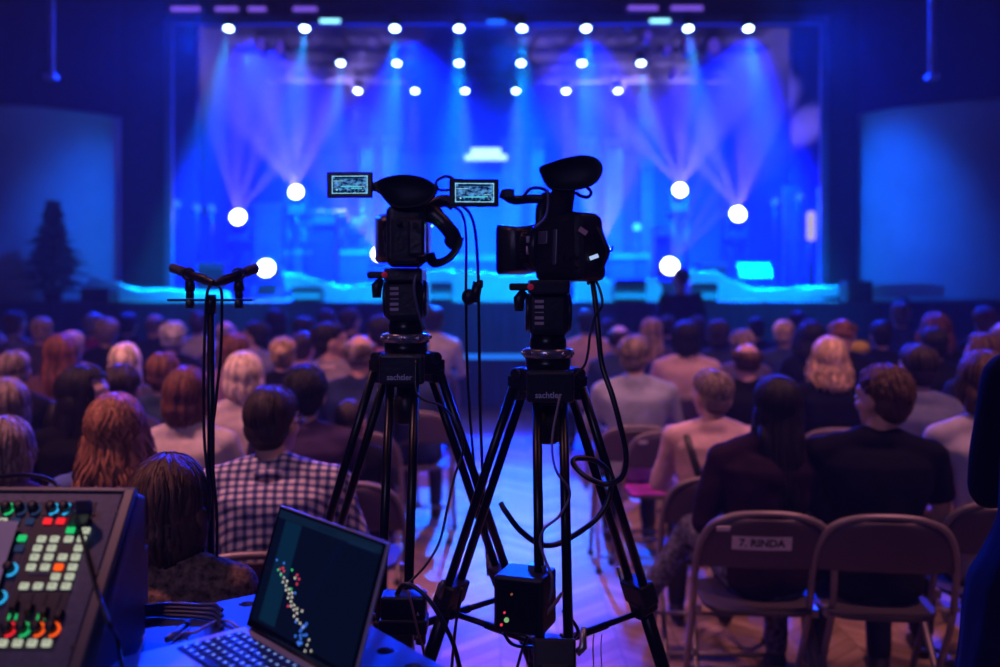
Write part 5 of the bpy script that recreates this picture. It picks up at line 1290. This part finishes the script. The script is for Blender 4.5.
def knob(px, py, m):
    c = pan(px, py, .0045)-org; q = NRM.to_track_quat('Z', 'Y').to_matrix()
    bm = nb(); lathe(bm, [(.0078, 0), (.0072, .010), (.0060, .0125), (.003, .013)], c=c, rot=q, n=20); o = obj('knob', bm, BLACK, t, smooth=True)
    bm = nb(); n = 18; r_ = []
    for k in range(n):
        a_ = 2*PI*(k/ (n-1))*.62-1.6; u_ = U*-1; v_ = SLP*-1
        r_.append(c+NRM*.001+(u_*math.cos(a_)+v_*math.sin(a_))*.0094)
    tube(bm, r_, .0016, 6); obj('light_ring', bm, m, o, smooth=True)
for px, m in ((7, GRN), (20, DIM), (34, DIM), (52, BLU), (65, BLU), (-8, GRN)): knob(px, 509.5, m)
for px, m in ((3, WBT), (16, DIM), (30, DIM), (48, RED_), (61, RED_)): button(px, 522, m)
button(71, 531, GRN); button(86, 531.5, WBT)
for px in (42, 55, 69, 82): button(px, 540, WBT)
button(22.5, 539, GRN); button(19.5, 549, DIM)
for px in (38, 52, 79): button(px, 549, WBT)
for px in (35, 49, 63, 76): button(px, 558, WBT)
for px in (31.5, 45.5, 73): button(px, 568, WBT)
button(59, 568, ORG)
for px in (56, 70): button(px, 577.5, WBT)
for px in (24.5, 38.5, 52.5, 66.5): button(px, 587, WBT)
knob(10, 570, BLU); knob(-1, 598, BLU)
for px, m in ((8, RED_), (22.5, GRN), (37, ORG), (52, ORG)): knob(px, 630, m)
for px in (3, 18, 32.5, 47): button(px, 644, WBT)
for i, px in enumerate((20, 34, 48, 62)):
    slab('fader_slot', [pan(px, 596), pan(px+1.6, 596), pan(px-8.4, 624), pan(px-10, 624)], .0045, .0052, mat('slot_black', (.002, .002, .003), .6))
    c = pan(px-5+i, 608+3*i, .0045)-org; fr = Matrix((U*-1, SLP*-1, NRM)).transposed()
    bm = nb(); box(bm, c+NRM*.005, (.010, .018, .009), rot=fr, taper=(.8, .6)); obj('fader_cap', bm, BLACK, t, bevel=.001)
for px in (9, 16, 38, 45):
    slab('level_light', [pan(px+1.4, 616.5), pan(px+2.9, 616.5), pan(px+1.2, 622), pan(px-.3, 622)], .0045, .0060, GRN)
for px, py in ((117.5, 512), (96, 574), (73, 646)):
    c = pan(px, py, .0035)-org; q = NRM.to_track_quat('Z', 'Y').to_matrix()
    bm = nb(); lathe(bm, [(.004, 0), (.003, .001)], c=c, rot=q, n=12); obj('screw', bm, BLACK, t)
# sheet of paper lying on the console
o = slab('paper_sheet', [pan(-60, 524, 0), pan(22, 528, 0), pan(-2, 604, 0), pan(-90, 604, 0)], .014, .0145, mat('violet_lit_paper', (.70, .62, .66), .8), parent=None)
o.location = org; tag(o, 'white sheet of paper lying on the mixing console at the left edge', 'paper')
# plug box with cable
c = pan(84, 524, .0)
t = thing('plug_adapter', 'black plug adapter standing on the console with a cable running down', 'adapter', c); q = NRM.to_track_quat('Z', 'Y').to_matrix()
bm = nb(); box(bm, q @ V((0, .0, .022)), (.028, .022, .040), rot=q @ Ry(.5) @ Rz(.4)); obj('housing', bm, mat('plug_plastic', (.03, .03, .06), .35), t, bevel=.005)
bm = nb(); cyl(bm, q @ V((0, 0, .002)), q @ V((0, 0, .012)), .009, n=16); obj('connector', bm, BLACKM, t, smooth=False)
def acab(label, pts, r, m=CB, g='cables on the control desk', nm='cable'):
    bm = nb(); cable(bm, pts, r, 6, 7); return tag(obj(nm, bm, m, smooth=True), label, 'cable', g)
acab('black cable running from the plug adapter down the console panel', [pan(80, 530, .016), pan(84, 545, .02), pan(92, 575, .018), pan(102, 605, .016), pan(110, 625, .03), P(118, 640, 1.30), P(122, 668, 1.26)], .0028)
acab('blue-black cable arching behind the upper edge of the console', [P(-30, 479, 1.55), P(0, 477, 1.54), P(25, 475, 1.53), P(45, 478, 1.52), P(58, 486, 1.50), P(64, 500, 1.48)], .0035)

# ---- laptop
hd_ = V((.66, -.75, 0)).normalized(); fd = V((-.75, -.66, 0)).normalized()
A0 = P(245, 625, 1.0); dd = (CH-(DZ+.014)); Dd = dd*F/(625-HZ); HN = P(245, 625, Dd)
LWd, LDp, LH = .296, .215, .186
t = thing('laptop', 'open silver laptop with a dark screen on the control desk', 'laptop', (HN.x, HN.y, DZ))
lo = V((HN.x, HN.y, DZ)); FR = Matrix((hd_, -fd, V((0, 0, 1)))).transposed()
def lp(a, b, z): return hd_*a + fd*b + V((0, 0, z))
SIL = mat('laptop_aluminium', (.62, .54, .62), .4, .15, var=.03)
bm = nb(); box(bm, lp(LWd/2, LDp/2, .0075), (LWd, LDp, .011), rot=FR); base_ = obj('base', bm, SIL, t, bevel=.003)
bm = nb(); box(bm, lp(LWd/2, .068, .0133), (LWd*.86, .098, .001), rot=FR); kb = obj('keyboard', bm, mat('keyboard_well', (.02, .02, .05), .5), t)
bm = nb()
for r_ in range(6):
    for c_ in range(14):
        if r_ == 5 and 4 <= c_ <= 8: continue
        box(bm, lp(LWd*.07+(c_+.5)*LWd*.86/14, .024+r_*.0165, .0146), (.0155, .0135, .0018), rot=FR)
box(bm, lp(LWd*.07+6.5*LWd*.86/14, .024+5*.0165, .0146), (.095, .0135, .0018), rot=FR)
obj('keys', bm, mat('blue_black_keys', (.03, .04, .14), .45, emit=(.01, .03, .4), es=.12), kb, bevel=.001)
bm = nb()
for r_ in range(6):
    for c_ in range(14):
        if r_ == 5 and 4 <= c_ <= 8: continue
        box(bm, lp(LWd*.07+(c_+.5)*LWd*.86/14, .024+r_*.0165, .0157), (.0045, .0038, .0004), rot=FR)
obj('key_legends', bm, glow('key_light', (.25, .42, 1.0), .9), kb)
bm = nb(); box(bm, lp(LWd/2, .165, .0133), (.11, .07, .0006), rot=FR); obj('trackpad', bm, mat('trackpad_grey', (.45, .41, .46), .3), t)
til = math.radians(18); up = (-fd*math.sin(til)+V((0, 0, math.cos(til)))); nr = up.cross(hd_).normalized(); nr = nr if nr.dot(fd) > 0 else -nr
FS = Matrix((hd_, -nr, up)).transposed()
if FS.determinant() < 0: FS = Matrix((hd_, nr, up)).transposed()
def sp_(u, v, h=0): return lp(0, -.002, .012) + hd_*(u*LWd) + up*(v*LH) + nr*h
bm = nb(); box(bm, sp_(.5, .5, -.003), (LWd, .006, LH), rot=FS); lid = obj('lid', bm, SIL, t, bevel=.0025)
bm = nb(); box(bm, sp_(.5, .5, .0004), (LWd*.985, .001, LH*.975), rot=FS); obj('bezel', bm, mat('screen_bezel', (.004, .004, .006), .12, spec=.8), lid)
bm = nb(); box(bm, sp_(.5, .52, .0011), (LWd*.94, .0006, LH*.90), rot=FS); scr = obj('screen', bm, mat('laptop_screen_glass', (.004, .006, .014), .08, spec=.8, emit=(.003, .008, .03), es=.4), lid)
def sq(name, u0, v0, u1, v1, m, h=.0016):
    bm = nb(); box(bm, sp_((u0+u1)/2, (v0+v1)/2, h), (abs(u1-u0)*LWd, .0004, abs(v1-v0)*LH), rot=FS); return obj(name, bm, m, scr)
sq('window_bar', .03, .905, .97, .965, glow('window_bar', (.006, .018, .05), .7)); sq('title_mark', .42, .922, .58, .95, glow('title_mark', (.004, .012, .04), .8), .0019); sq('search_box', .70, .90, .93, .925, glow('search_box', (.008, .025, .08), .6), .0019)
sq('side_panel', .11, .10, .27, .90, glow('side_panel', (.004, .028, .075), .6))
rnd = random.Random(2)
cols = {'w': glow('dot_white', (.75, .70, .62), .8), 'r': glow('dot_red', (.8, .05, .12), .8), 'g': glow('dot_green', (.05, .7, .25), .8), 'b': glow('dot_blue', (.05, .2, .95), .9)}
dots = {k: nb() for k in cols}  # glowing dots imitate the console lights mirrored in the glossy screen
def pix(px, py):       # point on the laptop screen seen at a pixel
    d = P(px, py, 1.0)-V((0, 0, CH)); o = V((0, 0, CH)); q = lo+sp_(0, 0, .0019)
    return o + d*((q-o).dot(nr)/d.dot(nr))-lo
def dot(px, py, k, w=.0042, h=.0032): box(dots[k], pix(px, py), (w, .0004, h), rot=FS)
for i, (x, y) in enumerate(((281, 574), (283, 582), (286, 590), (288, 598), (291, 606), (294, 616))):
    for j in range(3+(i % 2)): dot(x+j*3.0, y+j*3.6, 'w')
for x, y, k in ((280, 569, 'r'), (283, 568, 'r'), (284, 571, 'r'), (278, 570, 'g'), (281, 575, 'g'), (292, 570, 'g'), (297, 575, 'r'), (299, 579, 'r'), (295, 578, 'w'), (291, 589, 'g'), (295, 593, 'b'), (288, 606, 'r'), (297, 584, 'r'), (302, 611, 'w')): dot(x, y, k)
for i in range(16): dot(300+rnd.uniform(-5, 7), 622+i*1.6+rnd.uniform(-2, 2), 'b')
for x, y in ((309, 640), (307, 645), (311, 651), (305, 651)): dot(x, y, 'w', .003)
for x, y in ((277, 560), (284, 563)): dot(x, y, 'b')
for k, bm in dots.items(): obj('reflection_dots', bm, cols[k], scr)
bm = nb(); cyl(bm, lp(.02, -.003, .010), lp(LWd-.02, -.003, .010), .005, n=10); obj('hinge', bm, BLACK, t)
# ---- cables on the desk
def dk(px, py, z=.004):
    h = CH-(DZ+z); return P(px, py, h*F/(py-HZ))
GC = mat('pale_cable', (.50, .42, .46), .5)
acab('pale thin cable leaving the left side of the laptop in a loop', [dk(239, 628), dk(230, 622), dk(218, 621), dk(206, 626, .012), dk(196, 632, .012), dk(184, 633), dk(172, 640)], .0022, GC)
acab('pale cable curving beside the console on the desk', [dk(131, 616), dk(140, 622), dk(144, 636), dk(140, 650), dk(133, 660)], .0022, GC)
for i, lab in enumerate(('lowest', 'middle', 'upper', 'topmost')):
    y = 616-4*i; z = .004+.004*i
    acab('dark blue cable in the bundle behind the laptop, %s of four' % lab, [dk(128, y+4, z), dk(150, y-1+i, z), dk(172, y, z), dk(195, y+1, z), dk(214, y+4-i, z), dk(222, y+12-2*i, z)], .0034, mat('blue_cable', (.04, .05, .16), .35), 'bundled cables behind the laptop')
t = thing('cable_plug', 'silver plug lying at the end of the pale cable near the laptop', 'plug', dk(176, 630)); o_ = dk(176, 630)
bm = nb(); cyl(bm, dk(184, 626, .008)-o_, dk(167, 640, .008)-o_, .0045, n=10); obj('shell', bm, GREYM, t); bm = nb(); cyl(bm, dk(188, 623, .008)-o_, dk(184, 626, .008)-o_, .0055, n=10); obj('grip', bm, BLACK, t)
t = thing('desk_screw_cap', 'small dark round cap on the desk beside the laptop', 'cap', dk(182, 645, 0)); bm = nb(); lathe(bm, [(.010, 0), (.010, .004), (.005, .005)], n=18); obj('rim', bm, GREYM, t); bm = nb(); lathe(bm, [(.005, .0045), (.004, .006)], n=14); obj('centre', bm, BLACK, t)
# dark box standing behind the console's right side
t = thing('desk_box', 'small dark box standing at the right side of the mixing console', 'box', (P(126, 560, 1.56).x, 1.56, DZ), 0)
bm = nb(); box(bm, (0, 0, .055), (.05, .07, .11)); obj('case', bm, BLACK, t, bevel=.006); bm = nb(); box(bm, (-.0, -.036, .09), (.03, .002, .006)); obj('front_light', bm, glow('box_blue_light', (.03, .08, .8), .5), t)

# ================================================================== standing figures
def standing(label, x, y, rz, s, yaw, hair, hc, top, legs, vox, arms='down', group=None, skin=SKIN, flare=1):
    bm = nb(); T = lambda a, b, c: V((a*s, b*s, c*s))
    def torso(bm, g=0, flare=0):
        rs = []
        for z, rx_, ry_ in ((.86-min(flare, 1.6)*.25, .165+flare*.05, .12+flare*.04), (.98, .155+(flare-1)*.045, .115+(flare-1)*.02), (1.12, .140+(flare-1)*.02, .10), (1.28, .16, .11), (1.40, .165, .095), (1.46, .10, .065)):
            rs.append([T(0, 0, z)+V((math.cos(2*PI*k/20)*(rx_+g)*s, math.sin(2*PI*k/20)*(ry_+g)*s, 0)) for k in range(20)])
        rings(bm, rs, True)
    torso(bm)
    Hd = T(0, .02, 1.645); R = Matrix.Rotation(yaw, 3, 'Z') @ Matrix.Rotation(-.1, 3, 'X')
    tube(bm, [T(0, -.01, 1.42), T(0, .005, 1.52), Hd], [.062*s, .055*s, .054*s], 14); head_shapes(bm, Hd, R, s)
    sh = [T(-.185, 0, 1.42), T(.185, 0, 1.42)]
    if arms == 'down': el = [T(-.25, -.04, 1.14), T(.25, -.04, 1.14)]; wr = [T(-.25, .10, .90), T(.25, .10, .90)]; hv = V((0, .35, -1))
    else: el = [T(-.26, .0, 1.16), T(.26, 0, 1.16)]; wr = [T(-.10, .26, 1.20), T(.10, .26, 1.20)]; hv = V((0, .8, .6))
    for i in (0, 1):
        blob_arm(bm, sh[i], el[i], wr[i], 1, s); build_hand(bm, wr[i], hv, V(((1, -1)[i]*.9, .2, .2)), (1, -1)[i], s)
        hp = T((-.09, .09)[i], 0, .88); kn = T((-.10, .10)[i], .02, .48); an = T((-.11, .11)[i], -.02, .09)
        tube(bm, [hp, hp.lerp(kn, .5), kn], [.088*s, .075*s, .055*s], 12); tube(bm, [kn, kn.lerp(an, .3), an], [.052*s, .054*s, .036*s], 12)
        tube(bm, [an+V((0, -.04, -.045)), an+V((0, .08, -.055)), an+V((0, .15, -.065))], [.034*s, .034*s, .02*s], 10, flat=.7)
    body = obj('person', remesh(bm, vox, 2, .5), skin)
    bm = nb(); torso(bm, .02, flare)
    for i in (0, 1):
        tube(bm, [sh[i], sh[i].lerp(el[i], .4), el[i]], [.072*s, .068*s, .056*s], 12); ell(bm, sh[i], (.074*s,)*3, nu=12, nv=8); ell(bm, el[i], (.057*s,)*3, nu=10, nv=6); tube(bm, [el[i], el[i].lerp(wr[i], .9)], [.056*s, .042*s], 12)
    obj('coat', remesh(bm, vox, 2, .5, disp=lambda c: .008*noise.noise(c*8)), cloth(top), body)
    bm = nb()
    for i in (0, 1):
        hp = T((-.09, .09)[i], 0, .90); kn = T((-.10, .10)[i], .02, .48); an = T((-.11, .11)[i], -.02, .09)
        tube(bm, [hp, hp.lerp(kn, .5), kn, kn.lerp(an, .5), an], [.10*s, .09*s, .072*s, .066*s, .062*s], 12)
    obj('trousers', remesh(bm, .014, 2, .5), cloth(legs), body)
    for i in (0, 1):
        an = T((-.11, .11)[i], -.02, .09); bm = nb(); tube(bm, [an+V((0, -.06, -.045)), an+V((0, 0, -.035)), an+V((0, .09, -.05)), an+V((0, .18, -.065))], [.042*s, .046*s, .040*s, .022*s], 12, flat=.85); obj('shoe', remesh(bm, .012, 2), RUBBER, body)
    hair_mesh(body, Hd, R, s, hair, hc, random.Random(4), vox)
    for sd in (-1, 1):
        bm = nb(); c = Hd + R @ V((sd*.031*s, .083*s, .004*s)); ell(bm, c, (.0125*s,)*3, nu=10, nv=8); e = obj('eye', bm, EYE, body, smooth=True); bm = nb(); ell(bm, c + R @ V((0, .0085*s, 0)), (.006*s,)*3, nu=8, nv=6); obj('iris', bm, PUP, e, smooth=True)
    body.location = (x, y, 0); body.rotation_euler = (0, 0, rz); tag(body, label, 'person', group); return body
standing('crew member in black standing before the stage beside a bright moving light', P(681, 300, 11.6).x, 11.6, 0, 1.0, .9, 'short', 'dark', BLK, BLK, .015, 'front')
standing('dark figure in a black coat standing cut off by the right picture edge', 1.195, 2.0, -1.3, .96, .2, 'short', 'black', (.003, .003, .004), BLK, .012, 'front', flare=3)
bpy.data.scenes.remove(_TS)

for x, y, e in ((-3.0, 2.1, 1350), (3.0, 2.1, 880)):
    lamp('house_light', 'SPOT', (x, y, 6.9), (1, .38, .46), e, (x*.85, 4.4, 0), 72, .9, .35)
lamp('house_light', 'SPOT', (0, 5.6, 6.9), (1, .38, .42), 560, (0, 6.9, 0), 85, 1, .5)
lamp('desk_fill_light', 'AREA', (-.9, -.9, 2.9), (.52, .42, 1), 14, (-.6, 1.6, 1.0), .6)  # added fill behind the camera to lift the console and nearby gear
